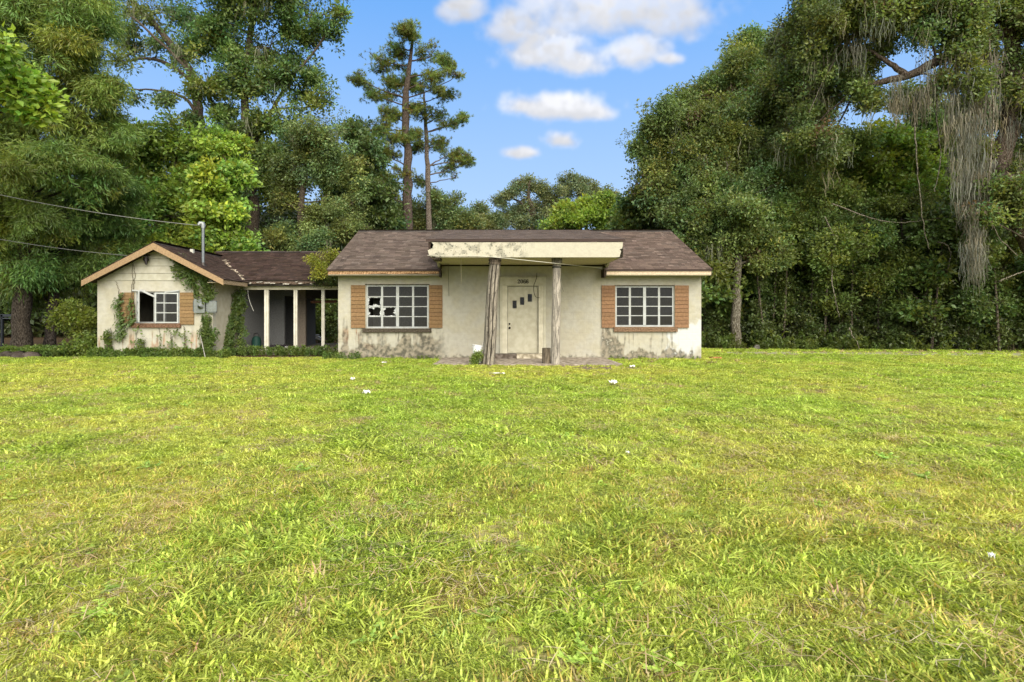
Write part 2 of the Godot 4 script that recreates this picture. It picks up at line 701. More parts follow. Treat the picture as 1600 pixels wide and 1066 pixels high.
func make_strips() -> void:
	for k in 7:
		var st := MB.new()
		var x := 0.0
		while x < 0.995:
			var x1 := minf(1.0, x + rnd(0.12, 0.3))
			if 1.0 - x1 < 0.08:
				x1 = 1.0
			var tone := rnd(0.62, 1.3)
			var col := Color(0.15, 0.112, 0.09) * tone
			if rng.randf() < 0.22:
				col = Color(0.195, 0.152, 0.125) * tone
			col.a = 1
			var z := rnd(-0.006, 0.008)
			var y := rnd(0.009, 0.016)
			st.rect(Vector3(x, y, z), Vector3(x1 - x, 0, 0), Vector3(0, 0.004 - y, -0.17 - z), col)
			st.rect(Vector3(x, -0.004, z), Vector3(x1 - x, 0, 0), Vector3(0, y + 0.004, 0), col * 0.8)
			st.rect(Vector3(x, -0.004, -0.15), Vector3(0, 0, 0.15 + z), Vector3(0, y + 0.004, 0), col)
			st.rect(Vector3(x1, -0.004, z), Vector3(0, 0, -0.15 - z), Vector3(0, y + 0.004, 0), col)
			x = x1
		strips.push_back(st)


# courses of shingle strips on a roof plane. o: lower left of the plane, u along the eave, up upslope; lo, hi: limits of u at height t (0..1)
func shingles(o: Vector3, u: Vector3, up: Vector3, length: float, lo: Array, hi: Array, parent: Node3D, singly: bool, tint := Color.WHITE, exposure := 0.145, thick := 1.0) -> void:
	var nn := u.cross(up).normalized()
	var rows := int(ceil(length / exposure))
	var meshes := []
	if singly:
		for s in strips:
			var st := MB.new()
			st.v = s.v
			st.n = s.n
			st.t = s.t
			st.c = s.c.duplicate()
			for k in st.c.size():
				st.c[k] = st.c[k] * tint
			meshes.push_back(st.mesh())
	var all := MB.new()
	for r in rows:
		var t := minf(1.0, (r + 0.5) * exposure / length)
		var a: float = lerpf(lo[0], lo[1], t)
		var b: float = lerpf(hi[0], hi[1], t)
		var x := a - 0.02
		var first := rnd(0.35, 1.0)
		while x < b - 0.02:
			var w := minf(first, b + 0.02 - x)
			if b - x - w < 0.25:
				w = b + 0.02 - x
			first = 1.0
			var bs := Basis(u * w, nn * thick, -up)
			bs = bs.rotated(nn, rnd(-0.003, 0.003))
			var x3 := Transform3D(bs, o + u * x + up * (r * exposure - 0.012) + nn * rnd(0.003, 0.006))
			var which := rng.randi() % strips.size()
			if singly:
				var m := MeshInstance3D.new()
				m.name = "shingle"
				m.mesh = meshes[which]
				m.material_override = M.shingle
				m.transform = Transform3D(x3.basis, x3.origin - parent.position - parent.get_parent().position)
				parent.add_child(m, true)
			else:
				var s: MB = strips[which]
				for k in s.v.size():
					all.vert(x3 * s.v[k], (x3.basis * s.n[k]).normalized(), s.t[k], s.c[k] * tint)
			x += w
	if not singly:
		part("shingles", all, M.shingle, parent, "", "stuff")


# a window in the plane z: frame, panes in cols x rows. leaf: called for both halves
func window(h: Node3D, x0: float, x1: float, y0: float, y1: float, z: float, broken: Array, label: String) -> void:
	var w := Node3D.new()
	w.name = "window"
	w.position = Vector3((x0 + x1) / 2, y0, z) - h.position
	h.add_child(w, true)
	tag(w, label)
	var white := Color(0.36, 0.375, 0.375)
	var st := MB.new()
	var zz := z - 0.03
	st.span(Vector3(x0, y0, zz - 0.05), Vector3(x0 + 0.045, y1, zz + 0.012), white)
	st.span(Vector3(x1 - 0.045, y0, zz - 0.05), Vector3(x1, y1, zz + 0.012), white)
	st.span(Vector3(x0 + 0.045, y1 - 0.045, zz - 0.05), Vector3(x1 - 0.045, y1, zz + 0.01), white * 0.9)
	st.span(Vector3(x0 + 0.045, y0, zz - 0.05), Vector3(x1 - 0.045, y0 + 0.05, zz + 0.01), white * 0.9)
	var xm := (x0 + x1) / 2
	st.span(Vector3(xm - 0.045, y0 + 0.05, zz - 0.05), Vector3(xm + 0.045, y1 - 0.045, zz + 0.02), white)
	var qx := [x0 + 0.045, (x0 + xm) / 2, xm - 0.045, xm + 0.045, (x1 + xm) / 2, x1 - 0.045]
	for k in [1, 4]:
		st.span(Vector3(qx[k] - 0.032, y0 + 0.05, zz - 0.04), Vector3(qx[k] + 0.032, y1 - 0.045, zz + 0.006), white)
	var cols := [[qx[0], qx[1] - 0.032], [qx[1] + 0.032, qx[2]], [qx[3], qx[4] - 0.032], [qx[4] + 0.032, qx[5]]]
	var ph := (y1 - y0 - 0.095) / 4
	for c in 4:
		for r in 3:
			var y := y0 + 0.05 + ph * (r + 1)
			st.span(Vector3(cols[c][0], y - 0.013, zz - 0.03), Vector3(cols[c][1], y + 0.013, zz + 0.002), white)
	part("frame", st, M.paint, w)
	for c in 4:
		for r in 4:
			var a := Vector3(cols[c][0], y0 + 0.05 + ph * r + 0.013, zz - 0.015)
			var b := Vector3(cols[c][1], y0 + 0.05 + ph * (r + 1) - 0.013, zz - 0.015)
			var g := MB.new()
			if [c, r] in broken:
				# shards left round the edge, smeared white
				var mid := (a + b) * 0.5
				var n := 24
				var outer := []
				var inner := []
				for k in n:
					var ang := TAU * k / n
					var d := Vector3(cos(ang), sin(ang), 0)
					var s := 1.0 / maxf(absf(d.x) / ((b.x - a.x) / 2), absf(d.y) / ((b.y - a.y) / 2))
					outer.push_back(mid + d * s)
					inner.push_back(mid + d * s * (rnd(0.45, 0.7) if rng.randf() < 0.14 else rnd(0.78, 0.96)))
				for k in n:
					var k2 := (k + 1) % n
					g.quad(outer[k2], inner[k2], inner[k], outer[k], Color(0.5, 0.52, 0.52) * rnd(0.5, 1.1))
				part("pane", g, M.plain, w, "broken pane with white jagged edges")
			else:
				var tilt := rnd(-0.004, 0.004)
				g.quad(a + Vector3(0, 0, tilt), Vector3(a.x, b.y, a.z), b + Vector3(0, 0, -tilt), Vector3(b.x, a.y, b.z))
				part("pane", g, M.glass, w)


func shutter(h: Node3D, x0: float, x1: float, y0: float, y1: float, z: float, n: int, col: Color, label: String) -> void:
	var s := Node3D.new()
	s.name = "shutter"
	s.position = Vector3((x0 + x1) / 2, y0, z) - h.position
	h.add_child(s, true)
	tag(s, label)
	var back := MB.new()
	back.span(Vector3(x0 + 0.01, y0 + 0.01, z + 0.002), Vector3(x1 - 0.01, y1 - 0.01, z + 0.022), col * 0.35)
	part("backing", back, M.plain, s)
	var bh := (y1 - y0) / n
	for k in n:
		var b := MB.new()
		var c := col * rnd(0.88, 1.08)
		c.a = 1
		var y := y0 + bh * k
		b.slab([Vector3(x0, y + 0.004, z + 0.046), Vector3(x0, y + bh - 0.006, z + 0.036), Vector3(x1, y + bh - 0.006, z + 0.036), Vector3(x1, y + 0.004, z + 0.046)], Vector3(0, 0, -0.014), c)
		part("board", b, M.dull_paint, s)


const WALL := -17.65
const CREAM := Color(0.39, 0.37, 0.30)
const TAN := Color(0.50, 0.30, 0.15)


func house() -> void:
	make_strips()
	var h := thing("house", "abandoned cream block house with brown shingle roofs, tan shutters and leaning porch columns", "house", Vector3(0.8, 0, -17.65))
	var front := wall_texture(-4.76, 11.13, 2.86, "front")
	var wing := wall_texture(-12.52, 3.65, 2.46, "wing")
	var board_mat := fascia_texture()

	# main block
	var wl := Rect2(-3.895 + 4.76, 0.958, 1.905, 1.322)
	var wr := Rect2(3.74 + 4.76, 1.005, 1.79, 1.245)
	var dr := Rect2(0.425 + 4.76, 0.19, 0.955, 2.06)
	wall("wall", Vector3(-4.76, 0, WALL), Vector3.RIGHT, 11.13, 2.86, [wl, wr, dr], 0.2, front, h, "cream front wall, mildewed and peeling along its foot")
	for side in [[Vector3(6.37, 0, WALL - 0.202), Vector3(0, 0, -1)], [Vector3(-4.76, 0, -24.8), Vector3(0, 0, 1)], [Vector3(6.168, 0, -24.8), Vector3(-1, 0, 0)]]:
		var long := 6.948 if side[1].z != 0 else 10.726
		var st := MB.new()
		var nn: Vector3 = side[1].cross(Vector3.UP)
		var a: Vector3 = side[0] + side[1] * 0.0
		var e: Vector3 = side[0] + side[1] * long
		if side[1].z != 0:
			var sgn: float = side[1].z
			var mid: Vector3 = Vector3(side[0].x, 4.25, -21.2)
			st.slab([a, a + Vector3.UP * 2.7, mid, e + Vector3.UP * 2.7, e], -nn * 0.2, CREAM)
		else:
			st.slab([a, a + Vector3.UP * 2.7, e + Vector3.UP * 2.7, e], -nn * 0.2, CREAM)
		part("wall", st, M.paint, h)
	var inner := MB.new()
	inner.span(Vector3(-4.5, 0.10, -24.5), Vector3(6.1, 0.16, -17.9), Color(0.16, 0.13, 0.10))
	part("floor", inner, M.dull_paint, h)
	inner = MB.new()
	inner.span(Vector3(-4.5, 2.5, -24.5), Vector3(6.1, 2.56, -17.9), Color(0.35, 0.34, 0.31))
	part("ceiling", inner, M.dull_paint, h)
	inner = MB.new()
	inner.span(Vector3(-4.5, 0.16, -21.6), Vector3(6.1, 2.5, -21.5), Color(0.45, 0.44, 0.41))
	inner.span(Vector3(-0.6, 0.16, -21.5), Vector3(-0.5, 2.5, -17.9), Color(0.45, 0.44, 0.41))
	inner.span(Vector3(2.4, 0.16, -21.5), Vector3(2.5, 2.5, -17.9), Color(0.45, 0.44, 0.41))
	part("partition", inner, M.dull_paint, h)

	window(h, -3.895, -1.99, 0.958, 2.28, WALL, [[0, 2], [0, 1], [1, 1]], "left window of the front wall, three panes broken out with white jagged edges")
	window(h, 3.74, 5.53, 1.005, 2.25, WALL, [], "right window of the front wall, all panes whole")
	var sill := MB.new()
	sill.span(Vector3(-4.0, 0.83, WALL), Vector3(-1.9, 0.952, WALL + 0.07), Color(0.10, 0.085, 0.065))
	part("window_sill", sill, M.dark_trim, h)
	sill = MB.new()
	sill.span(Vector3(3.68, 0.85, WALL), Vector3(5.63, 1.0, WALL + 0.07), Color(0.26, 0.17, 0.11))
	part("window_sill", sill, M.dark_trim, h)
	sill = MB.new()
	sill.span(Vector3(-3.93, 2.285, WALL), Vector3(-1.96, 2.31, WALL + 0.03), Color(0.12, 0.11, 0.09))
	part("head_trim", sill, M.dark_trim, h)
	sill = MB.new()
	sill.span(Vector3(3.71, 2.255, WALL), Vector3(5.56, 2.28, WALL + 0.03), Color(0.12, 0.11, 0.09))
	part("head_trim", sill, M.dark_trim, h)
	shutter(h, -4.36, -3.92, 0.965, 2.285, WALL, 11, Color(0.215, 0.132, 0.066), "tan shutter left of the left window, its lowest boards stained dark")
	shutter(h, -1.97, -1.56, 0.965, 2.285, WALL, 11, Color(0.215, 0.132, 0.066), "tan shutter right of the left window")
	shutter(h, 3.31, 3.725, 0.97, 2.275, WALL, 11, Color(0.235, 0.135, 0.075), "tan shutter left of the right window")
	shutter(h, 5.55, 5.98, 0.97, 2.275, WALL, 11, Color(0.235, 0.135, 0.075), "tan shutter right of the right window")

	# roof of the main block
	var slope := Vector3(0, 1.736, -4.06)
	var run := slope.length()
	var up := slope / run
	var ridge_y := 4.456
	var roof := Node3D.new()
	roof.name = "roof"
	roof.position = Vector3(0, 2.7, -17.15) - h.position
	h.add_child(roof, true)
	roof.set_meta("label", "brown shingle roof of the main block")
	var nrm := Vector3.RIGHT.cross(up)
	var deck := MB.new()
	for seg in [[-4.93, -1.6, 0.0], [-1.6, 3.36, 0.16], [3.36, 6.49, 0.0]]:
		var a: Vector3 = Vector3(seg[0], 2.72, -17.15) + slope * seg[2] - nrm * 0.01
		var b: Vector3 = Vector3(seg[1], 2.72, -17.15) + slope * seg[2] - nrm * 0.01
		var rest: Vector3 = slope * (1 - seg[2])
		deck.slab([a, a + rest, b + rest, b], -nrm * 0.07, Color(0.07, 0.055, 0.05))
	var rback := Vector3(0, -1.736, -4.06)
	var nb := Vector3(0, nrm.y, -nrm.z)
	var p0 := Vector3(6.49, ridge_y, -21.21)
	var p1 := Vector3(-4.93, ridge_y, -21.21)
	deck.slab([p0 + rback, p0, p1, p1 + rback], -nb * 0.07, Color(0.07, 0.055, 0.05))
	part("deck", deck, M.plain, roof)
	shingles(Vector3(0, 2.72, -17.15), Vector3.RIGHT, up, run, [-4.94, -4.94], [-1.56, -1.72], roof, true)
	shingles(Vector3(0, 2.72, -17.15), Vector3.RIGHT, up, run, [3.33, 3.42], [6.5, 6.5], roof, true, Color(1.06, 1.02, 1.0))
	shingles(Vector3(0, 2.72, -25.27), Vector3.LEFT, Vector3(0, up.y, -up.z), run, [-6.49, -6.49], [4.93, 4.93], roof, false, Color.WHITE, 0.29)
	var cap := MB.new()
	for k in 37:
		var x := -4.95 + k * 0.31
		cap.slab([Vector3(x, ridge_y - 0.055, -21.03), Vector3(x, ridge_y + 0.02, -21.21), Vector3(x + 0.3, ridge_y + 0.026, -21.21), Vector3(x + 0.3, ridge_y - 0.049, -21.03)], -nrm * 0.006, Color(0.10, 0.085, 0.075) * rnd(0.7, 1.2))
		cap.slab([Vector3(x + 0.3, ridge_y - 0.049, -21.39), Vector3(x + 0.3, ridge_y + 0.026, -21.21), Vector3(x, ridge_y + 0.02, -21.21), Vector3(x, ridge_y - 0.055, -21.39)], -nb * 0.006, Color(0.10, 0.085, 0.075))
	part("ridge_cap", cap, M.shingle, roof)
	var edge := MB.new()
	edge.span(Vector3(-4.94, 2.675, -17.16), Vector3(-1.58, 2.712, -17.12), Color(0.05, 0.035, 0.03))
	part("drip_edge", edge, M.plain, roof)
	edge = MB.new()
	edge.span(Vector3(3.34, 2.675, -17.16), Vector3(6.5, 2.712, -17.12), Color(0.05, 0.035, 0.03))
	part("drip_edge", edge, M.plain, roof)

	var fas := MB.new()
	fas.slab([Vector3(-4.93, 2.575, -17.155), Vector3(-4.93, 2.672, -17.155), Vector3(-1.62, 2.672, -17.155), Vector3(-1.62, 2.60, -17.155), Vector3(-2.1, 2.585, -17.155), Vector3(-2.3, 2.605, -17.155), Vector3(-2.9, 2.582, -17.155), Vector3(-3.3, 2.6, -17.155), Vector3(-3.9, 2.578, -17.155)], Vector3(0, 0, -0.03), Color(0.52, 0.33, 0.19))
	part("fascia_board", fas, M.dark_trim, h, "tan eave board over the left window, its lower edge rotted")
	fas = MB.new()
	fas.span(Vector3(3.37, 2.57, -17.185), Vector3(6.49, 2.672, -17.155), Color(0.56, 0.44, 0.32))
	part("fascia_board", fas, M.dull_paint, h, "pale peeling eave board over the right window")
	fas = MB.new()
	fas.span(Vector3(-4.93, 2.55, -17.64), Vector3(-1.62, 2.57, -17.16), Color(0.3, 0.27, 0.2))
	fas.span(Vector3(3.37, 2.55, -17.64), Vector3(6.49, 2.567, -17.16), Color(0.45, 0.41, 0.3))
	part("soffit", fas, M.dull_paint, h)
	fas = MB.new()
	for side in [[-4.93, -4.90], [6.46, 6.49]]:
		fas.slab([Vector3(side[0], 2.57, -17.19), Vector3(side[0], 2.66, -17.19), Vector3(side[0], 4.37, -21.2), Vector3(side[0], 4.28, -21.2)], Vector3(0.03, 0, 0), Color(0.5, 0.42, 0.3))
	part("rake_board", fas, M.dull_paint, h)
	fas = MB.new()
	fas.span(Vector3(-1.62, 2.5, -17.5), Vector3(-1.57, 2.73, -17.13), Color(0.06, 0.05, 0.04))
	fas.span(Vector3(3.3, 2.5, -17.64), Vector3(3.365, 2.73, -17.14), Color(0.06, 0.045, 0.035))
	part("eave_end", fas, M.dark_trim, h)

	# porch
	var porch := Node3D.new()
	porch.name = "porch_roof"
	porch.position = Vector3(0.85, 2.9, -15.2) - h.position
	h.add_child(porch, true)
	porch.set_meta("label", "low porch roof with a deep cream fascia stained by mildew")
	var pup := Vector3(0, 1.126, -6.0)
	var plen := pup.length()
	var pn := Vector3.RIGHT.cross(pup.normalized())
	var pd := MB.new()
	var q0 := Vector3(-1.78, 3.36, -15.17)
	pd.slab([q0, q0 + pup * 0.985, Vector3(3.47, 3.36, -15.17) + pup * 0.985, Vector3(3.47, 3.36, -15.17)], -pn * 0.06, Color(0.06, 0.042, 0.036))
	part("deck", pd, M.plain, porch)
	shingles(Vector3(0, 3.362, -15.18), Vector3.RIGHT, pup.normalized(), plen * 0.985, [-1.79, -1.79], [3.48, 3.48], porch, false, Color.WHITE, 0.145, 0.3)
	var fb := MB.new()
	fb.slab([Vector3(-1.52, 2.888, -15.2), Vector3(-1.70, 2.96, -15.2), Vector3(-1.735, 3.07, -15.2), Vector3(-1.62, 3.13, -15.2), Vector3(-1.58, 3.22, -15.2), Vector3(-1.64, 3.285, -15.2), Vector3(3.42, 3.29, -15.2), Vector3(3.40, 3.12, -15.2), Vector3(3.33, 3.10, -15.2), Vector3(3.37, 3.05, -15.2), Vector3(3.33, 2.90, -15.2), Vector3(3.27, 2.888, -15.2)], Vector3(0, 0, -0.03))
	for k in fb.t.size():
		fb.t[k] = Vector2((fb.v[k].x + 1.74) / 5.17, 1 - (fb.v[k].y - 2.885) / 0.41)
	part("fascia_board", fb, board_mat, porch, "deep cream porch fascia with black mildew, broken at its left end")
	var beam := MB.new()
	beam.span(Vector3(-1.72, 3.0, -15.30), Vector3(-1.60, 3.29, -15.235), Color(0.07, 0.05, 0.04))
	beam.span(Vector3(3.28, 2.89, -15.4), Vector3(3.43, 3.16, -15.235), Color(0.05, 0.04, 0.03))
	beam.span(Vector3(-1.6, 2.905, -15.40), Vector3(3.28, 3.02, -15.235), Color(0.34, 0.31, 0.2))
	beam.span(Vector3(-1.62, 2.84, -15.9), Vector3(-1.42, 2.9, -15.24), Color(0.08, 0.065, 0.05))
	part("beam", beam, M.dark_trim, porch)
	var sof := MB.new()
	sof.span(Vector3(-1.60, 2.90, -17.64), Vector3(3.36, 2.93, -15.40), Color(0.48, 0.43, 0.27))
	part("soffit", sof, M.dull_paint, porch)
	for side in [[-1.66, -1.60], [3.36, 3.42]]:
		var sd := MB.new()
		sd.slab([Vector3(side[0], 2.9, -15.235), Vector3(side[0], 3.31, -15.235), Vector3(side[0], 3.62, -17.3), Vector3(side[0], 3.85, -18.9), Vector3(side[0], 2.75, -17.3), Vector3(side[0], 2.9, -16.9)], Vector3(0.06, 0, 0), CREAM)
		part("side_panel", sd, M.paint, porch)
	var slabst := MB.new()
	slabst.slab([Vector3(-1.62, 0.055, -15.36), Vector3(-1.52, 0.06, -17.64), Vector3(3.36, 0.06, -17.64), Vector3(3.47, 0.055, -15.36), Vector3(1.2, 0.055, -15.30)], Vector3(0, -0.2, 0), Color(0.36, 0.31, 0.26))
	part("porch_slab", slabst, M.concrete, h)
	var stepst := MB.new()
	stepst.span(Vector3(0.0, 0.05, -17.649), Vector3(0.70, 0.185, -17.26), Color(0.17, 0.145, 0.12))
	stepst.span(Vector3(0.70, 0.05, -17.649), Vector3(1.50, 0.187, -17.26), Color(0.52, 0.47, 0.36))
	part("door_step", stepst, M.concrete, h, "concrete door step, its left half stained dark")

	# door and its surround
	var door := Node3D.new()
	door.name = "door"
	door.position = Vector3(0.9, 0.19, WALL) - h.position
	h.add_child(door, true)
	door.set_meta("label", "cream front door with three small stepped panes")
	var dcol := Color(0.45, 0.425, 0.33)
	var leaf := MB.new()
	var dx0 := 0.435
	var dx1 := 1.37
	var panes := [[801.0, 807.4, 469.7, 482.0], [812.7, 819.4, 464.5, 476.4], [824.7, 831.5, 459.4, 471.6]]
	var holes := []
	for p in panes:
		holes.push_back(Rect2((p[0] - CX) / 51.0 - dx0, EYE - (p[3] - CY) / 51.0 - 0.2, (p[1] - p[0]) / 51.0, (p[3] - p[2]) / 51.0))
	var lm := wall("leaf", Vector3(dx0, 0.2, WALL - 0.06), Vector3.RIGHT, dx1 - dx0, 2.04, holes, 0.045, M.paint, door, "", dcol)
	for r in holes:
		var g := MB.new()
		g.rect(Vector3(dx0 + r.position.x, 0.2 + r.position.y, WALL - 0.085), Vector3(r.size.x, 0, 0), Vector3(0, r.size.y, 0))
		part("pane", g, M.glass, door)
	var kn := MB.new()
	for q in [[0.497, 0.965, 0.028], [0.497, 1.09, 0.022]]:
		kn.lathe(Vector3(q[0], q[1], WALL - 0.06), Vector3(0, 0, 1), [[0.0, q[2] * 1.2], [0.01, q[2] * 1.2], [0.012, q[2] * 0.5], [0.035, q[2] * 0.6], [0.045, q[2]], [0.065, q[2] * 0.95], [0.072, 0.001]], 12, Color(0.03, 0.027, 0.024))
	part("knob", kn, M.metal, door)
	var sr := MB.new()
	sr.span(Vector3(0.20, 0.19, WALL + 0.001), Vector3(0.275, 2.26, WALL + 0.05), dcol)
	sr.span(Vector3(0.275, 0.19, WALL + 0.001), Vector3(0.425, 2.26, WALL + 0.035), dcol * 1.18)
	sr.span(Vector3(1.38, 0.19, WALL + 0.001), Vector3(1.53, 2.26, WALL + 0.035), dcol * 1.18)
	sr.span(Vector3(1.53, 0.19, WALL + 0.001), Vector3(1.60, 2.26, WALL + 0.05), dcol)
	sr.span(Vector3(0.20, 2.262, WALL + 0.001), Vector3(1.60, 2.515, WALL + 0.045), dcol)
	sr.span(Vector3(0.16, 2.517, WALL + 0.001), Vector3(1.64, 2.56, WALL + 0.08), dcol * 0.7)
	part("door_surround", sr, M.paint, h, "flat cream surround of the front door with house number")
	var tm := TextMesh.new()
	tm.text = "2066"
	var font := SystemFont.new()
	font.font_names = PackedStringArray(["Droid Serif"])
	font.font_weight = 700
	tm.font = font
	tm.font_size = 64
	tm.pixel_size = 0.0026
	tm.depth = 0.015
	var nums := MeshInstance3D.new()
	nums.name = "house_number"
	nums.mesh = tm
	nums.scale = Vector3(0.92, 1, 1)
	nums.material_override = mat("number", Color(0.07, 0.045, 0.04), 0.6)
	nums.position = Vector3(0.905, 2.385, WALL + 0.055) - h.position
	h.add_child(nums, true)

	# columns
	var lc := Node3D.new()
	lc.name = "column"
	lc.position = Vector3(-0.14, 0.05, -15.45) - h.position
	h.add_child(lc, true)
	lc.set_meta("label", "grey weathered left porch column of fluted wood, leaning to the right at its top")
	var cs := MB.new()
	var foot := Vector3(-0.145, 0.05, -15.45)
	var headp := Vector3(0.03, 2.72, -15.42)
	var ax := (headp - foot)
	var cp := []
	var cr := []
	for k in 15:
		var t := k / 14.0
		cp.push_back(foot + ax * t + Vector3(0.012 * sin(t * 7.0), 0, 0))
		cr.push_back(lerpf(0.178, 0.145, t))
	cs.tube(cp, cr, 16, Color(0.70, 0.66, 0.60), 0.03)
	for s in [[-0.055, 0.009], [0.05, 0.007]]:
		var cc := []
		for k in 15:
			cc.push_back(cp[k] + Vector3(s[0], 0, cr[k] - 0.012))
		cs.tube(cc, cr.map(func(_r): return s[1] * 1.6), 5, Color(0.14, 0.12, 0.10))
	part("shaft", cs, M.old_wood, lc)
	var ch := MB.new()
	var u2 := ax.normalized()
	ch.lathe(headp - u2 * 0.01, u2, [[0.0, 0.15], [0.02, 0.168], [0.05, 0.168], [0.055, 0.15], [0.085, 0.15], [0.09, 0.17], [0.12, 0.17], [0.125, 0.0]], 16, Color(0.22, 0.19, 0.16))
	ch.box(Transform3D(Basis(Vector3(0, 0, 1), -0.06), Vector3(0.045, 2.855, -15.41)), Vector3(0.34, 0.05, 0.34), Color(0.14, 0.115, 0.09))
	part("capital", ch, M.old_wood, lc)
	var rc := Node3D.new()
	rc.name = "column"
	rc.position = Vector3(1.67, 0.05, -15.5) - h.position
	h.add_child(rc, true)
	rc.set_meta("label", "round grey right porch column, nearly upright")
	cs = MB.new()
	var f2 := Vector3(1.665, 0.05, -15.5)
	var h2 := Vector3(1.72, 2.68, -15.62)
	cp = []
	cr = []
	for k in 12:
		var t := k / 11.0
		cp.push_back(f2.lerp(h2, t))
		cr.push_back(lerpf(0.122, 0.108, t * t))
	cs.tube(cp, cr, 20, Color(0.86, 0.83, 0.78))
	part("shaft", cs, M.old_wood, rc)
	ch = MB.new()
	var u3 := (h2 - f2).normalized()
	ch.lathe(h2, u3, [[-0.03, 0.111], [-0.03, 0.122], [0.015, 0.122], [0.015, 0.111], [0.1, 0.118], [0.11, 0.145], [0.20, 0.15], [0.222, 0.15], [0.223, 0.0]], 20, Color(0.42, 0.40, 0.36))
	part("capital", ch, M.old_wood, rc)
	ch = MB.new()
	ch.lathe(h2, u3, [[-0.045, 0.112], [-0.045, 0.128], [-0.008, 0.128], [-0.008, 0.112]], 20, Color(0.03, 0.028, 0.025))
	part("collar", ch, M.plain, rc)
	var stub := MB.new()
	stub.tube([Vector3(1.435, 0.05, -15.62), Vector3(1.435, 0.47, -15.62), Vector3(1.435, 0.472, -15.62)], [0.115, 0.115, 0.0], 8, Color(0.38, 0.33, 0.27))
	part("post_stub", stub, M.old_wood, h, "short sawn post beside the right porch column")

	house_wing(h, wing)


func house_wing(h: Node3D, wing: Material) -> void:
	var Z := -18.2
	wall("wall", Vector3(-12.52, 0, Z), Vector3.RIGHT, 3.65, 2.46, [Rect2(1.22, 1.107, 1.38, 1.0)], 0.2, wing, h, "cream front wall of the side wing, overgrown along its foot")
	var st := MB.new()
	st.slab([Vector3(-8.872, 0, Z - 0.202), Vector3(-8.872, 2.5, Z - 0.202), Vector3(-8.872, 2.5, -19.95), Vector3(-8.872, 0, -19.95)], Vector3(-0.2, 0, 0), Color(0.40, 0.375, 0.30))
	part("wall", st, M.paint, h)
	st = MB.new()
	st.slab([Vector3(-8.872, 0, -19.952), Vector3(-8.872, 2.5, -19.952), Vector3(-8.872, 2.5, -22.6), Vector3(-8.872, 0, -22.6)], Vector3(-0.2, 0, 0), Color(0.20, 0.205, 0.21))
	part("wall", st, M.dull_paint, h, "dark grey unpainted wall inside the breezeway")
	st = MB.new()
	st.span(Vector3(-12.52, 0, -24.0), Vector3(-12.32, 2.46, Z - 0.202), CREAM)
	part("wall", st, M.paint, h)
	st = MB.new()
	st.span(Vector3(-12.32, 0, -24.0), Vector3(-8.87, 2.46, -23.8), CREAM)
	part("wall", st, M.paint, h)
	st = MB.new()
	st.span(Vector3(-12.3, 0.05, -23.8), Vector3(-9.07, 0.11, Z - 0.21), Color(0.12, 0.1, 0.08))
	part("floor", st, M.dull_paint, h)
	st = MB.new()
	st.span(Vector3(-12.3, 2.40, -23.8), Vector3(-9.07, 2.45, Z - 0.21), Color(0.25, 0.24, 0.2))
	part("ceiling", st, M.dull_paint, h)

	# gable of boards
	var gable := Node3D.new()
	gable.name = "gable"
	gable.position = Vector3(-10.48, 2.46, Z) - h.position
	h.add_child(gable, true)
	gable.set_meta("label", "cream boarded gable of the side wing")
	var back := MB.new()
	back.slab([Vector3(-12.45, 2.462, Z - 0.03), Vector3(-10.48, 3.48, Z - 0.03), Vector3(-8.75, 2.57, Z - 0.03), Vector3(-8.75, 2.462, Z - 0.03)], Vector3(0, 0, -0.1), Color(0.06, 0.055, 0.045))
	part("backing", back, M.plain, gable)
	var y := 2.455
	for k in 5:
		var y1 := minf(y + 0.21, 3.5)
		var b := MB.new()
		var top := 3.50
		var xa0 := -10.48 - (top - y) / 0.525
		var xb0 := -10.48 + (top - y) / 0.525
		var xa1 := -10.48 - (top - y1) / 0.525
		var xb1 := -10.48 + (top - y1) / 0.525
		xb0 = minf(xb0, -8.74)
		xb1 = minf(xb1, -8.74)
		b.slab([Vector3(xa0, y, Z + 0.022), Vector3(xa1, y1 + 0.012, Z + 0.004), Vector3(xb1, y1 + 0.012, Z + 0.004), Vector3(xb0, y, Z + 0.022)], Vector3(0, 0, -0.02), Color(0.41, 0.395, 0.33) * rnd(0.94, 1.04))
		part("siding_board", b, M.paint, gable)
		y = y1 + 0.02
	# rake boards
	for s in [-1, 1]:
		var tip := Vector3(-12.70, 2.425, -17.735) if s < 0 else Vector3(-8.32, 2.455, -17.735)
		var pk := Vector3(-10.48, 3.588, -17.735)
		var b := MB.new()
		b.slab([tip, pk, pk + Vector3(0, -0.21, 0), tip + Vector3(0.0, -0.175, 0)], Vector3(0, 0, -0.013), Color(0.31, 0.215, 0.125))
		part("rake_board", b, M.dull_paint, h, "tan rake board on the left slope of the wing gable" if s < 0 else "tan rake board on the right slope of the wing gable")
	# roof planes of the wing
	var roof := Node3D.new()
	roof.name = "roof"
	roof.position = Vector3(-10.48, 2.5, -20.0) - h.position
	h.add_child(roof, true)
	roof.set_meta("label", "dark brown gable roof of the side wing")
	var deck := MB.new()
	var pk := Vector3(-10.48, 3.6, -17.75)
	var le := Vector3(-12.70, 2.435, -17.75)
	var ri := Vector3(-8.32, 2.466, -17.75)
	var zb := Vector3(0, 0, -6.6)
	var nr := Vector3(0.465, 0.885, 0)
	deck.slab([ri, ri + zb, pk + zb, pk], -nr * 0.06, Color(0.055, 0.042, 0.038))
	deck.slab([pk, pk + zb, le + zb, le], -Vector3(-nr.x, nr.y, 0) * 0.06, Color(0.055, 0.042, 0.038))
	part("deck", deck, M.plain, roof)
	var upr := (pk - ri)
	var upl := (pk - le)
	var dark := Color(0.45, 0.38, 0.37)
	shingles(ri, Vector3(0, 0, -1), upr.normalized(), upr.length(), [0.0, 0.0], [6.5, 6.5], roof, false, dark)
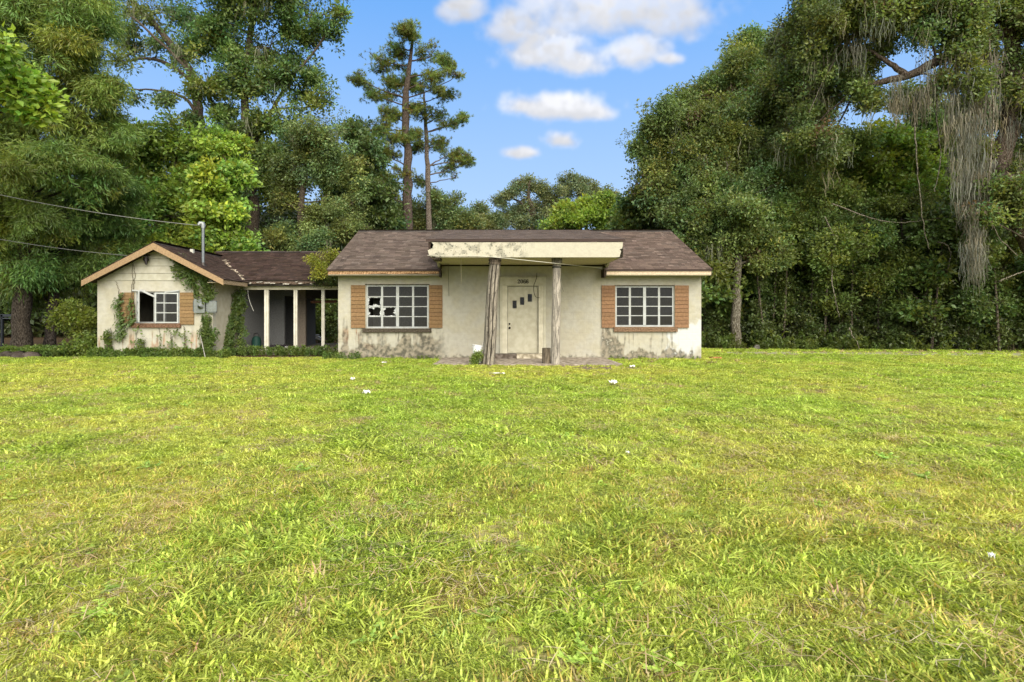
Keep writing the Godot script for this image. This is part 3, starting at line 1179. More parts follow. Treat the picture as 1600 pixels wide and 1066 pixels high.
	shingles(le + zb, Vector3(0, 0, 1), upl.normalized(), upl.length(), [0.0, 0.0], [6.6, 6.6], roof, false, dark)
	var cap := MB.new()
	for k in 21:
		var z := -17.74 - k * 0.31
		for s in [-1, 1]:
			var d := Vector3(s * 0.14, -0.0735, 0)
			cap.slab([Vector3(-10.48, 3.625, z), Vector3(-10.48, 3.62, z - 0.3), Vector3(-10.48, 3.62, z - 0.3) + d, Vector3(-10.48, 3.625, z) + d], -Vector3(s * nr.x, nr.y, 0) * 0.006, Color(0.08, 0.065, 0.06) * rnd(0.7, 1.1))
	part("ridge_cap", cap, M.shingle, roof)
	st = MB.new()
	var vp := Vector3((300.0 - CX) / FOCAL * 19.6, 0, -19.6)
	vp.y = 3.6 - 0.525 * (vp.x + 10.48)
	st.span(vp + Vector3(-0.05, -0.08, -0.05), vp + Vector3(0.05, 0.12, 0.05), Color(0.55, 0.55, 0.5))
	part("roof_vent", st, M.paint, roof)
	# leaves and flakes lodged in the valley
	st = MB.new()
	for k in 46:
		var f := pow(rng.randf(), 1.4)
		var q := Vector3(lerpf(-8.45, -10.1, f), 0, lerpf(-19.5, -21.55, f)) + Vector3(rnd(-0.08, 0.08), 0, rnd(-0.1, 0.1))
		q.y = maxf(3.6 - 0.525 * (q.x + 10.48), 2.55 + 0.427 * (-q.z - 19.6)) + 0.03
		st.box(Transform3D(Basis.from_euler(Vector3(rnd(-0.5, 0.5), rnd(0, 3), rnd(-0.5, 0.5))), q), Vector3(rnd(0.05, 0.14), 0.01, rnd(0.03, 0.06)), Color(0.4, 0.33, 0.25) * rnd(0.5, 1.3))
	part("valley_debris", st, M.plain, roof, "pale leaves and flakes lodged in the roof valley", "stuff")
	# eave boards along the right side of the wing
	st = MB.new()
	st.span(Vector3(-8.36, 2.32, -19.5), Vector3(-8.33, 2.45, -17.82), Color(0.44, 0.34, 0.22))
	st.span(Vector3(-8.86, 2.36, -19.5), Vector3(-8.37, 2.38, -17.82), Color(0.4, 0.36, 0.26))
	part("fascia_board", st, M.dark_trim, h)

	# window of the wing: frame, one leaf standing open, one fixed, one ajar
	var w := Node3D.new()
	w.name = "window"
	w.position = Vector3(-10.6, 1.107, Z) - h.position
	h.add_child(w, true)
	w.set_meta("label", "ruined casement window of the side wing, its left leaf standing open")
	var white := Color(0.36, 0.375, 0.375)
	var fr := MB.new()
	var x0 := -11.30
	var x1 := -9.92
	var y0 := 1.107
	var yt := 2.107
	fr.span(Vector3(x0, y0, Z - 0.08), Vector3(x0 + 0.045, yt, Z - 0.01), white * 0.85)
	fr.span(Vector3(x1 - 0.045, y0, Z - 0.08), Vector3(x1, yt, Z - 0.01), white * 0.85)
	fr.span(Vector3(x0 + 0.045, yt - 0.05, Z - 0.08), Vector3(x1 - 0.045, yt, Z - 0.01), Color(0.12, 0.12, 0.11))
	fr.span(Vector3(x0 + 0.045, y0, Z - 0.08), Vector3(x1 - 0.045, y0 + 0.04, Z - 0.01), white * 0.7)
	fr.span(Vector3(-10.75, y0 + 0.04, Z - 0.07), Vector3(-10.70, yt - 0.05, Z - 0.015), white * 0.8)
	part("frame", fr, M.paint, w)
	for lf in [[Vector3(x0 + 0.05, y0 + 0.03, Z + 0.0), -0.95, 0.5, 1], [Vector3(-10.70, y0 + 0.03, Z - 0.05), 0.0, 0.33, 1], [Vector3(x1 - 0.03, y0 + 0.0, Z + 0.01), PI + 0.12, 0.70, 2]]:
		var dirx := Vector3(cos(lf[1]), 0, -sin(lf[1]))
		var nz := dirx.cross(Vector3.UP)
		var o: Vector3 = lf[0]
		var ww: float = lf[2]
		var hh := 0.96
		var st2 := MB.new()
		var bs := Basis(dirx, Vector3.UP, nz)
		for q in [[0.02, hh / 2, 0.04, hh], [ww - 0.02, hh / 2, 0.04, hh], [ww / 2, 0.02, ww - 0.08, 0.04], [ww / 2, hh - 0.02, ww - 0.08, 0.04], [ww / 2, hh / 3 + 0.005, ww - 0.08, 0.026], [ww / 2, hh * 2 / 3 - 0.005, ww - 0.08, 0.026]]:
			st2.box(Transform3D(bs, o + dirx * q[0] + Vector3.UP * q[1]), Vector3(q[2], q[3], 0.03), white * 1.1)
		if lf[3] == 2:
			st2.box(Transform3D(bs, o + dirx * ww * 0.6 + Vector3.UP * hh / 2), Vector3(0.05, hh - 0.08, 0.024), white * 0.55)
		part("sash", st2, M.paint, w)
		for r in 3:
			var g := MB.new()
			var a := o + dirx * 0.04 + Vector3.UP * (0.04 + r * (hh - 0.06) / 3)
			g.rect(a, dirx * (ww - 0.08), Vector3.UP * ((hh - 0.1) / 3))
			part("pane", g, M.glass, w)
	var br := MB.new()
	br.box(Transform3D(Basis(Vector3(0, 0, 1), -0.44), Vector3(-10.86, 2.03, Z + 0.06)), Vector3(0.58, 0.055, 0.02), white * 1.15)
	br.box(Transform3D(Basis(Vector3(0, 0, 1), -0.06), Vector3(-11.18, 2.13, Z + 0.05)), Vector3(0.42, 0.045, 0.02), white * 1.15)
	br.box(Transform3D(Basis(Vector3(0, 0, 1), 0.10), Vector3(-10.13, 2.11, Z + 0.05)), Vector3(0.46, 0.04, 0.02), white)
	part("loose_trim", br, M.paint, w, "white trim hanging loose across the window")
	var sl := MB.new()
	sl.span(Vector3(-11.42, 0.965, Z + 0.001), Vector3(-9.86, 1.10, Z + 0.075), Color(0.22, 0.13, 0.09))
	part("window_sill", sl, M.dark_trim, h)
	shutter(h, -11.79, -11.34, 1.06, 2.08, Z, 9, Color(0.20, 0.132, 0.064), "tan shutter left of the wing window, half grown over by vines")
	shutter(h, -9.90, -9.45, 1.06, 2.08, Z, 9, Color(0.225, 0.145, 0.07), "tan shutter right of the wing window")

	# breezeway
	var bw := Node3D.new()
	bw.name = "breezeway_roof"
	bw.position = Vector3(-6.7, 2.55, -19.6) - h.position
	h.add_child(bw, true)
	bw.set_meta("label", "dark brown shingle roof over the open breezeway")
	var sl2 := Vector3(0, 1.281, -3.0)
	var ub := sl2.normalized()
	var nbw := Vector3.RIGHT.cross(ub)
	var eave := Vector3(0, 2.55, -19.6)
	var dk := MB.new()
	dk.slab([eave + Vector3(-8.45, 0, 0), eave + sl2 * 0.82 + Vector3(-10.47, 0, 0), eave + sl2 + Vector3(-10.80, 0, 0), eave + sl2 + Vector3(-4.93, 0, 0), eave + Vector3(-4.93, 0, 0)], -nbw * 0.06, Color(0.05, 0.04, 0.036))
	var rb := Vector3(0, -1.281, -3.0)
	var top0 := eave + sl2
	dk.slab([top0 + rb + Vector3(-4.93, 0, 0), top0 + Vector3(-4.93, 0, 0), top0 + Vector3(-10.80, 0, 0), top0 + rb + Vector3(-10.80, 0, 0)], -Vector3(0, nbw.y, -nbw.z) * 0.06, Color(0.05, 0.04, 0.036))
	part("deck", dk, M.plain, bw)
	shingles(eave, Vector3.RIGHT, ub, sl2.length(), [-8.36, -10.93], [-4.80, -4.94], bw, true, Color(0.42, 0.35, 0.34))
	var rc := MB.new()
	for k in 20:
		var x := -10.82 + k * 0.3
		rc.slab([Vector3(x, 3.80, -22.44), Vector3(x, 3.865, -22.6), Vector3(x + 0.29, 3.87, -22.6), Vector3(x + 0.29, 3.806, -22.44)], -nbw * 0.006, Color(0.085, 0.065, 0.06) * rnd(0.7, 1.2))
	part("ridge_cap", rc, M.shingle, bw)
	# posts and beam
	var bm := MB.new()
	bm.span(Vector3(-8.86, 2.24, -20.05), Vector3(-4.77, 2.36, -19.93), Color(0.50, 0.47, 0.37))
	part("beam", bm, M.paint, h)
	bm = MB.new()
	bm.slab([Vector3(-8.3, 2.43, -19.62), Vector3(-8.3, 2.535, -19.62), Vector3(-4.78, 2.535, -19.62), Vector3(-4.78, 2.45, -19.62), Vector3(-5.5, 2.40, -19.62), Vector3(-6.1, 2.46, -19.62), Vector3(-6.8, 2.40, -19.62), Vector3(-7.2, 2.45, -19.62), Vector3(-7.7, 2.41, -19.62)], Vector3(0, 0, -0.03), Color(0.15, 0.11, 0.09))
	part("fascia_board", bm, M.dark_trim, h, "rotted dark eave board of the breezeway")
	bm = MB.new()
	for k in 11:
		var x := -8.35 + k * 0.31 + rnd(-0.1, 0.1)
		bm.box(Transform3D(Basis(Vector3(0, 0, 1), rnd(-0.15, 0.15)), Vector3(x, 2.44 + rnd(-0.03, 0.06), -19.59)), Vector3(rnd(0.06, 0.3), rnd(0.02, 0.05), 0.012), Color(0.5, 0.48, 0.44))
	part("peeling_paint", bm, M.dark_trim, h, "flakes of old white paint along the breezeway eave", "stuff")
	for p in [[412.7, 419.3], [458.6, 464.2], [502.2, 506.8]]:
		var ps := MB.new()
		var xa: float = (p[0] - CX) / FOCAL * 19.95
		var xb: float = (p[1] - CX) / FOCAL * 19.95
		ps.span(Vector3(xa, 0.13, -20.03), Vector3((xa + xb) / 2 - 0.006, 2.24, -19.95), Color(0.56, 0.54, 0.47))
		ps.span(Vector3((xa + xb) / 2 + 0.002, 0.13, -20.03), Vector3(xb, 2.24, -19.95), Color(0.52, 0.50, 0.43))
		part("post", ps, M.paint, h)
	var fl := MB.new()
	fl.span(Vector3(-8.87, -0.1, -25.0), Vector3(-4.77, 0.13, -19.75), Color(0.34, 0.31, 0.26))
	part("breezeway_floor", fl, M.concrete, h)
	# back wall with a doorway and a wide opening on the garden side
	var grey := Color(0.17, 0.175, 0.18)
	var bwall := MB.new()
	var xd := (445.0 - CX) / FOCAL * 22.5
	var xe := (463.0 - CX) / FOCAL * 22.5
	var xf := (478.0 - CX) / FOCAL * 22.5
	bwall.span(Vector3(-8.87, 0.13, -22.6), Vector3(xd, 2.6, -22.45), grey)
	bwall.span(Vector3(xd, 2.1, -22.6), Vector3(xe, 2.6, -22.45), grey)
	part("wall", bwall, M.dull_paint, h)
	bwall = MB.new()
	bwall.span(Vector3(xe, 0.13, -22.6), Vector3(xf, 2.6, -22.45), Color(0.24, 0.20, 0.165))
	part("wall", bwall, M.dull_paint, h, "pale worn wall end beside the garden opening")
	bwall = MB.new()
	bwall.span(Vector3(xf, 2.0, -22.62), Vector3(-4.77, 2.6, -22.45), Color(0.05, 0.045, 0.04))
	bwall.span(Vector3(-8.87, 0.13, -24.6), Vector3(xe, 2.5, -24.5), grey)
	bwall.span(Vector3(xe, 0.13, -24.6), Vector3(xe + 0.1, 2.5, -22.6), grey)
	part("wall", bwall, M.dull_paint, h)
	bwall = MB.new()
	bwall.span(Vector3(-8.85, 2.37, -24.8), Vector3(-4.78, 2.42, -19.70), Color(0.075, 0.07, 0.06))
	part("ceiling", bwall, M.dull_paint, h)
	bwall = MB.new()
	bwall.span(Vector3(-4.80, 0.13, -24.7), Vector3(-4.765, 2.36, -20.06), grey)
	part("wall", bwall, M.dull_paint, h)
	var pipe := MB.new()
	pipe.tube([at(486, 472, 22.3), at(526, 471, 22.3)], [0.055, 0.055], 10, Color(0.20, 0.10, 0.06))
	part("cross_beam", pipe, M.dull_paint, h)


# ---------------------------------------------------------------- things fixed to, or lying at, the house
func fittings() -> void:
	var Z := -18.2
	var e := thing("electric_meter", "grey meter box with round glass dome on the wing wall, left of the two boxes", "meter box", Vector3(-9.28, 1.45, Z))
	var st := MB.new()
	var grey := Color(0.22, 0.24, 0.235)
	st.span(at(306, 489, 18.2) + Vector3(0, 0, 0.002), at(323, 467.5, 18.2) + Vector3(0, 0, 0.13), grey)
	st.span(at(304.6, 470, 18.2) + Vector3(0, 0, 0.10), at(306, 487, 18.2) + Vector3(0, 0, 0.128), grey * 0.5)
	part("box", st, M.metal, e)
	st = MB.new()
	var c := at(313.5, 478.5, 18.07)
	st.lathe(Vector3(c.x, c.y, Z + 0.13), Vector3(0, 0, 1), [[0, 0.095], [0.02, 0.095], [0.022, 0.08], [0.06, 0.078], [0.09, 0.06], [0.10, 0.0]], 18, Color(0.28, 0.3, 0.3))
	part("dome", st, M.plastic, e)
	e = thing("breaker_box", "grey service box with stained lid on the wing wall, right of the two boxes", "switch box", Vector3(-8.98, 1.45, Z))
	st = MB.new()
	st.span(at(324.6, 488.5, 18.2) + Vector3(0, 0, 0.002), at(339.2, 470, 18.2) + Vector3(0, 0, 0.10), grey * 0.92)
	part("box", st, M.metal, e)
	st = MB.new()
	st.span(at(325.4, 487, 18.1) + Vector3(0, 0, 0.0), at(338.6, 471.5, 18.1) + Vector3(0, 0, 0.014), grey)
	part("lid", st, M.metal, e)
	var ms := thing("service_mast", "grey metal service mast with curved weather head on the wing roof", "utility mast", Vector3(-9.23, 2.9, -18.32))
	st = MB.new()
	var mx := (317.2 - CX) / FOCAL * 18.3
	st.tube([Vector3(mx, 1.9, -18.3), Vector3(mx, 4.13, -18.3)], [0.045, 0.045], 12, Color(0.17, 0.19, 0.205))
	part("pipe", st, M.metal, ms)
	st = MB.new()
	st.tube([Vector3(mx, 4.12, -18.3), Vector3(mx, 4.2, -18.3), Vector3(mx - 0.02, 4.26, -18.29), Vector3(mx - 0.08, 4.27, -18.27), Vector3(mx - 0.12, 4.21, -18.25)], [0.055, 0.075, 0.085, 0.075, 0.05], 12, Color(0.24, 0.26, 0.27))
	part("weather_head", st, M.metal, ms)
	st = MB.new()
	st.lathe(Vector3(mx, 2.93, -18.3), Vector3(0, 1, 0), [[-0.08, 0.16], [0.04, 0.06], [0.1, 0.05]], 12, Color(0.1, 0.09, 0.085))
	part("flashing", st, M.metal, ms)

	var wires := [
		[Vector3(mx - 0.08, 4.2, -18.26), Vector3(-22.0, 7.1, -15.7), 0.5, 0.010, Color(0.2, 0.2, 0.19), "service_cable", "pale service cable running from the wing mast up to the left", "cable"],
		[at(234, 402, 18.0), Vector3(-22.0, 5.6, -16.6), 0.45, 0.007, Color(0.17, 0.17, 0.165), "telephone_cable", "thin grey cable running from the wing gable to the left", "cable"]]
	for q in wires:
		var pts := []
		var rad := []
		for k in 25:
			var t := k / 24.0
			pts.push_back(q[0].lerp(q[1], t) - Vector3(0, q[2] * 4 * t * (1 - t), 0))
			rad.push_back(q[3])
		var w := MB.new()
		w.tube(pts, rad, 5, q[4])
		solo(q[5], w, M.plain, q[6], q[7], q[0])

	e = thing("wall_lamp", "broken dark lamp hanging under the wing gable", "lamp", at(229, 405, 18.15))
	st = MB.new()
	c = at(229.5, 400, 18.12)
	st.span(c + Vector3(-0.05, 0.0, -0.06), c + Vector3(0.05, 0.12, 0.0), Color(0.12, 0.1, 0.09))
	part("bracket", st, M.metal, e)
	st = MB.new()
	st.lathe(c + Vector3(0, 0.02, 0.06), Vector3(0.1, -1, 0.1).normalized(), [[0, 0.02], [0.03, 0.07], [0.16, 0.09], [0.2, 0.05], [0.3, 0.03], [0.31, 0.0]], 10, Color(0.03, 0.027, 0.025))
	part("shade", st, M.metal, e)
	st = MB.new()
	st.tube([c + Vector3(0, 0.1, 0.02), c + Vector3(0.25, 0.03, 0.04), c + Vector3(0.7, 0.10, 0.02), c + Vector3(1.1, 0.06, 0.02)], [0.006, 0.006, 0.006, 0.006], 4, Color(0.3, 0.28, 0.24))
	part("wire", st, M.plain, e)

	# loose wires about the porch
	var loose := [
		[[at(668, 399, 15.15), at(700, 399.5, 15.15), at(760, 401, 15.2), at(862, 411, 15.3), at(940, 419, 17.0)], "pale wire strung under the porch fascia", 0.008, Color(0.5, 0.48, 0.4)],
		[[at(839, 427, 17.55), at(838, 436, 17.4), at(834, 447, 17.4), at(835, 460, 17.4), at(839, 465, 17.4), at(843, 465, 17.5)], "dark wire looping beside the front door", 0.009, Color(0.05, 0.045, 0.035)],
		[[at(874, 418, 15.4), at(875, 434, 15.3), at(878, 448, 15.25), at(881, 456, 15.25)], "dark wire hanging beside the right porch column", 0.008, Color(0.12, 0.11, 0.09)],
		[[at(700, 405, 17.0), at(700.5, 430, 17.5), at(701.5, 463, 17.55)], "thin wire hanging down left of the porch wall", 0.007, Color(0.12, 0.11, 0.08)],
		[[at(720, 402, 15.3), at(720.5, 420, 15.5), at(720.5, 444, 15.6)], "thin string hanging from the porch fascia near its left end", 0.006, Color(0.2, 0.18, 0.12)],
		[[at(387, 453, 19.9), at(388, 463, 19.85), at(391, 474, 19.8), at(396, 486, 19.8)], "pale wire dangling in the left bay of the breezeway", 0.009, Color(0.4, 0.4, 0.37)]]
	for q in loose:
		var cv := Curve3D.new()
		for k in q[0].size():
			var tan: Vector3 = (q[0][mini(k + 1, q[0].size() - 1)] - q[0][maxi(k - 1, 0)]) / 6.0
			cv.add_point(q[0][k], -tan, tan)
		var pts := []
		var rad := []
		for k in 17:
			pts.push_back(cv.samplef(k / 16.0 * (q[0].size() - 1)))
			rad.push_back(q[2])
		var w := MB.new()
		w.tube(pts, rad, 4, q[3])
		solo("loose_wire", w, M.plain, q[1], "wire", q[0][0])

	# bin inside the breezeway
	var b0 := Vector3(-8.42, 0.13, -20.45)
	e = thing("green_bin", "dark green tank with a black handle at the left inside the breezeway", "bin", b0)
	st = MB.new()
	st.lathe(b0, Vector3.UP, [[0, 0.0], [0.0, 0.12], [0.03, 0.15], [0.3, 0.165], [0.4, 0.15], [0.46, 0.10], [0.48, 0.05], [0.48, 0.0]], 18, Color(0.012, 0.04, 0.033))
	part("tank", st, M.plastic, e)
	st = MB.new()
	st.tube([b0 + Vector3(-0.09, 0.45, 0), b0 + Vector3(-0.08, 0.56, 0), b0 + Vector3(0.02, 0.59, 0), b0 + Vector3(0.08, 0.54, 0), b0 + Vector3(0.09, 0.45, 0)], [0.015, 0.015, 0.018, 0.015, 0.015], 6, Color(0.015, 0.015, 0.015))
	part("handle", st, M.plastic, e)
	# rubbish inside and behind
	st = MB.new()
	for k in 6:
		var p := at(424 + k * 5, 545, 20.9 + rnd(0, 0.4))
		p.y = 0.13
		var rr := rnd(0.08, 0.16)
		st.lathe(p, Vector3.UP, [[0, rr], [0.05, rr * 0.9], [0.12, rr * 0.6], [0.16, 0.0]], 7, Color(0.03, 0.027, 0.03))
	solo("rubbish_heap", st, M.plain, "low dark heap of rubbish on the breezeway floor", "rubbish", at(435, 546, 21.0))
	st = MB.new()
	var pb := at(447.5, 544, 20.6)
	pb.y = 0.14
	st.lathe(pb, Vector3.UP, [[0, 0.02], [0.01, 0.055], [0.09, 0.065], [0.1, 0.05], [0.10, 0.0]], 10, Color(0.5, 0.48, 0.52))
	solo("paper_cup", st, M.plastic, "small pale cup on the breezeway floor before the doorway", "cup", pb)
	st = MB.new()
	for k in 5:
		var a := at(482 + k * 4, 537 - k * 0.6, 25.6)
		st.box(Transform3D(Basis.from_euler(Vector3(rnd(-0.4, 0.4), rnd(-1, 1), rnd(-0.4, 0.7))), Vector3(a.x, 0.35 + rnd(-0.1, 0.1), -25.8)), Vector3(rnd(0.3, 0.7), 0.05, 0.16), Color(0.62, 0.63, 0.63) * rnd(0.7, 1.15))
	solo("white_debris", st, M.plain, "white broken boards lying behind the breezeway opening", "debris", at(490, 540, 25.6))

	# bucket with a weed by the left column
	var kb := Vector3(-0.43, 0.06, -15.62)
	e = thing("white_bucket", "white bucket behind a weed left of the leaning porch column", "bucket", kb)
	st = MB.new()
	st.lathe(kb, Vector3.UP, [[0, 0.11], [0.42, 0.135], [0.43, 0.15], [0.455, 0.15], [0.46, 0.13], [0.38, 0.12], [0.36, 0.0]], 18, Color(0.66, 0.67, 0.66))
	part("pail", st, M.plastic, e)
	st = MB.new()
	st.box(Transform3D(Basis.from_euler(Vector3(0.1, 0.4, -0.08)), kb + Vector3(0.02, 0.475, 0)), Vector3(0.26, 0.02, 0.2), Color(0.7, 0.7, 0.68))
	part("cover", st, M.plastic, e)


# ---------------------------------------------------------------- foliage
func leaf(st: MB, p: Vector3, d: Vector3, length: float, wide: float, tone: float, roll := 9.0) -> void:
	var side := d.cross(ball()).normalized() if roll > 8 else d.cross(Vector3(sin(roll), cos(roll), 0.15)).normalized()
	var nn := side.cross(d).normalized()
	var m := p + d * length * 0.45 - nn * length * 0.06
	var tip := p + d * length - nn * length * 0.12
	var c := Color(tone, tone * rnd(0.96, 1.04), tone * rnd(0.8, 1.1))
	var a := m + side * wide * 0.5 + nn * wide * 0.12
	var b := m - side * wide * 0.5 + nn * wide * 0.12
	st.tri(p, a, tip, c)
	st.tri(p, tip, b, c)


func make_clumps() -> void:
	for spec in [["broad", 36, 0.38, 0.155, 0.09], ["oak", 70, 0.38, 0.10, 0.054], ["feather", 90, 0.38, 0.15, 0.024], ["maple", 34, 0.34, 0.15, 0.11]]:
		var set := []
		for k in 5:
			var st := MB.new()
			for i in spec[1]:
				var q: Vector3 = ball() * spec[2] * pow(rng.randf(), 0.45)
				q.y *= 0.7
				var d: Vector3 = (q.normalized() * 0.7 + ball() * 0.8 + Vector3(0, -0.25 if spec[0] != "feather" else -0.9, 0)).normalized()
				leaf(st, q, d, spec[3] * rnd(0.7, 1.25), spec[4] * rnd(0.7, 1.25), rnd(0.7, 1.3))
			for i in 5:
				var q: Vector3 = ball() * spec[2] * 0.9
				q.y *= 0.7
				st.tube([Vector3.ZERO, q * 0.5 + ball() * 0.03, q], [0.007, 0.005, 0.002], 3, Color(0.75, 0.5, 0.5))
			set.push_back(st.mesh())
		clumps[spec[0]] = set
	# pine: tufts of needles
	var set := []
	for k in 4:
		var st := MB.new()
		for t in 7:
			var o := ball() * 0.3
			o.y *= 0.6
			for i in 22:
				var d := (ball() + Vector3(0, 0.35, 0) + o.normalized() * 0.5).normalized()
				var side := d.cross(ball()).normalized() * 0.008
				var tone := rnd(0.75, 1.3)
				st.tri(o - side, o + d * rnd(0.12, 0.2), o + side, Color(tone, tone, tone))
			st.tube([Vector3.ZERO, o], [0.012, 0.006], 3, Color(1.0, 0.6, 0.5))
		set.push_back(st.mesh())
	clumps["needle"] = set
	# hanging grey moss
	set = []
	for k in 5:
		var st := MB.new()
		for i in 16:
			var o := Vector3(rnd(-0.25, 0.25), rnd(-0.05, 0.1), rnd(-0.25, 0.25))
			var long := rnd(0.2, 0.8)
			var pts := []
			var half := []
			for s in 7:
				var t := s / 6.0
				o += Vector3(rnd(-0.045, 0.045), 0, rnd(-0.045, 0.045))
				pts.push_back(o + Vector3(0, -long * t, 0))
				half.push_back(0.010 * (1.0 - 0.6 * t) * rnd(0.7, 1.3))
			var tone := rnd(0.75, 1.25)
			var c := Color(tone, tone, tone)
			st.blade(pts, half, Vector3(cos(i * 1.3), 0, sin(i * 1.3)), c, c)
		set.push_back(st.mesh())
	clumps["moss"] = set
	# ivy: leaves lying against a wall that faces +z
	set = []
	for k in 5:
		var st := MB.new()
		for i in 9:
			var q := Vector3(rnd(-0.12, 0.12), rnd(-0.12, 0.12), rnd(0.01, 0.07))
			var d := Vector3(rnd(-0.8, 0.8), -1 + rnd(-0.2, 0.8), rnd(0.1, 0.6)).normalized()
			leaf(st, q, d, rnd(0.06, 0.10), rnd(0.05, 0.075), rnd(0.7, 1.3), rnd(-0.4, 0.4))
		set.push_back(st.mesh())
	clumps["ivy"] = set
	# fern rosette and upright weed
	set = []
	for k in 4:
		var st := MB.new()
		for i in 11:
			var a := TAU * i / 11 + rnd(-0.3, 0.3)
			var out := Vector3(cos(a), 0, sin(a))
			var side := Vector3(-sin(a), 0, cos(a))
			var long := rnd(0.4, 0.7)
			for s in 12:
				var t := (s + 1) / 13.0
				var p := out * long * t * 0.75 + Vector3(0, long * (1.1 * t - 0.85 * t * t), 0)
				for w in [-1, 1]:
					leaf(st, p, (side * w + out * 0.4 + Vector3(0, rnd(-0.3, 0.1), 0)).normalized(), 0.13 * (1.1 - t), 0.035, rnd(0.75, 1.25), 0.0)
		set.push_back(st.mesh())
	clumps["fern"] = set
	set = []
	for k in 4:
		var st := MB.new()
		for i in 6:
			var a := rnd(0, TAU)
			var lean := Vector3(cos(a), 0, sin(a)) * rnd(0.05, 0.22)
			var tall := rnd(0.2, 0.5)
			st.tube([Vector3.ZERO, lean * 0.5 + Vector3(0, tall * 0.6, 0), lean + Vector3(0, tall, 0)], [0.006, 0.005, 0.003], 3, Color(0.9, 1, 0.9))
			for s in 9:
				var t := rnd(0.15, 1.0)
				var p := lean * t + Vector3(0, tall * t, 0)
				leaf(st, p, (ball() + Vector3(0, 0.3, 0)).normalized(), rnd(0.07, 0.13), rnd(0.04, 0.07), rnd(0.7, 1.3))
		set.push_back(st.mesh())
	clumps["weed"] = set


func crown(called: String, kind: String, places: Array, tints: Array, parent: Node3D, m := "leaf", stuff := "") -> void:
	# each plant takes one variant of the clump, turned at random
	var sets: Array = clumps[kind]
	scatter(called, sets[rng.randi() % sets.size()], M[m], places, tints, parent, "stuff")


func shade_of(tint: Color, spread := 0.3) -> Color:
	var a := rnd(1.0 - spread, 1.0 + spread)
	var y := rnd(-0.12, 0.16)
	return Color(tint.r * a * (1.0 + y), tint.g * a, tint.b * a * (1.0 - y))


func green(c: Color) -> Color:
	return Color(c.r * 1.85, c.g * 2.05, c.b * 1.85)


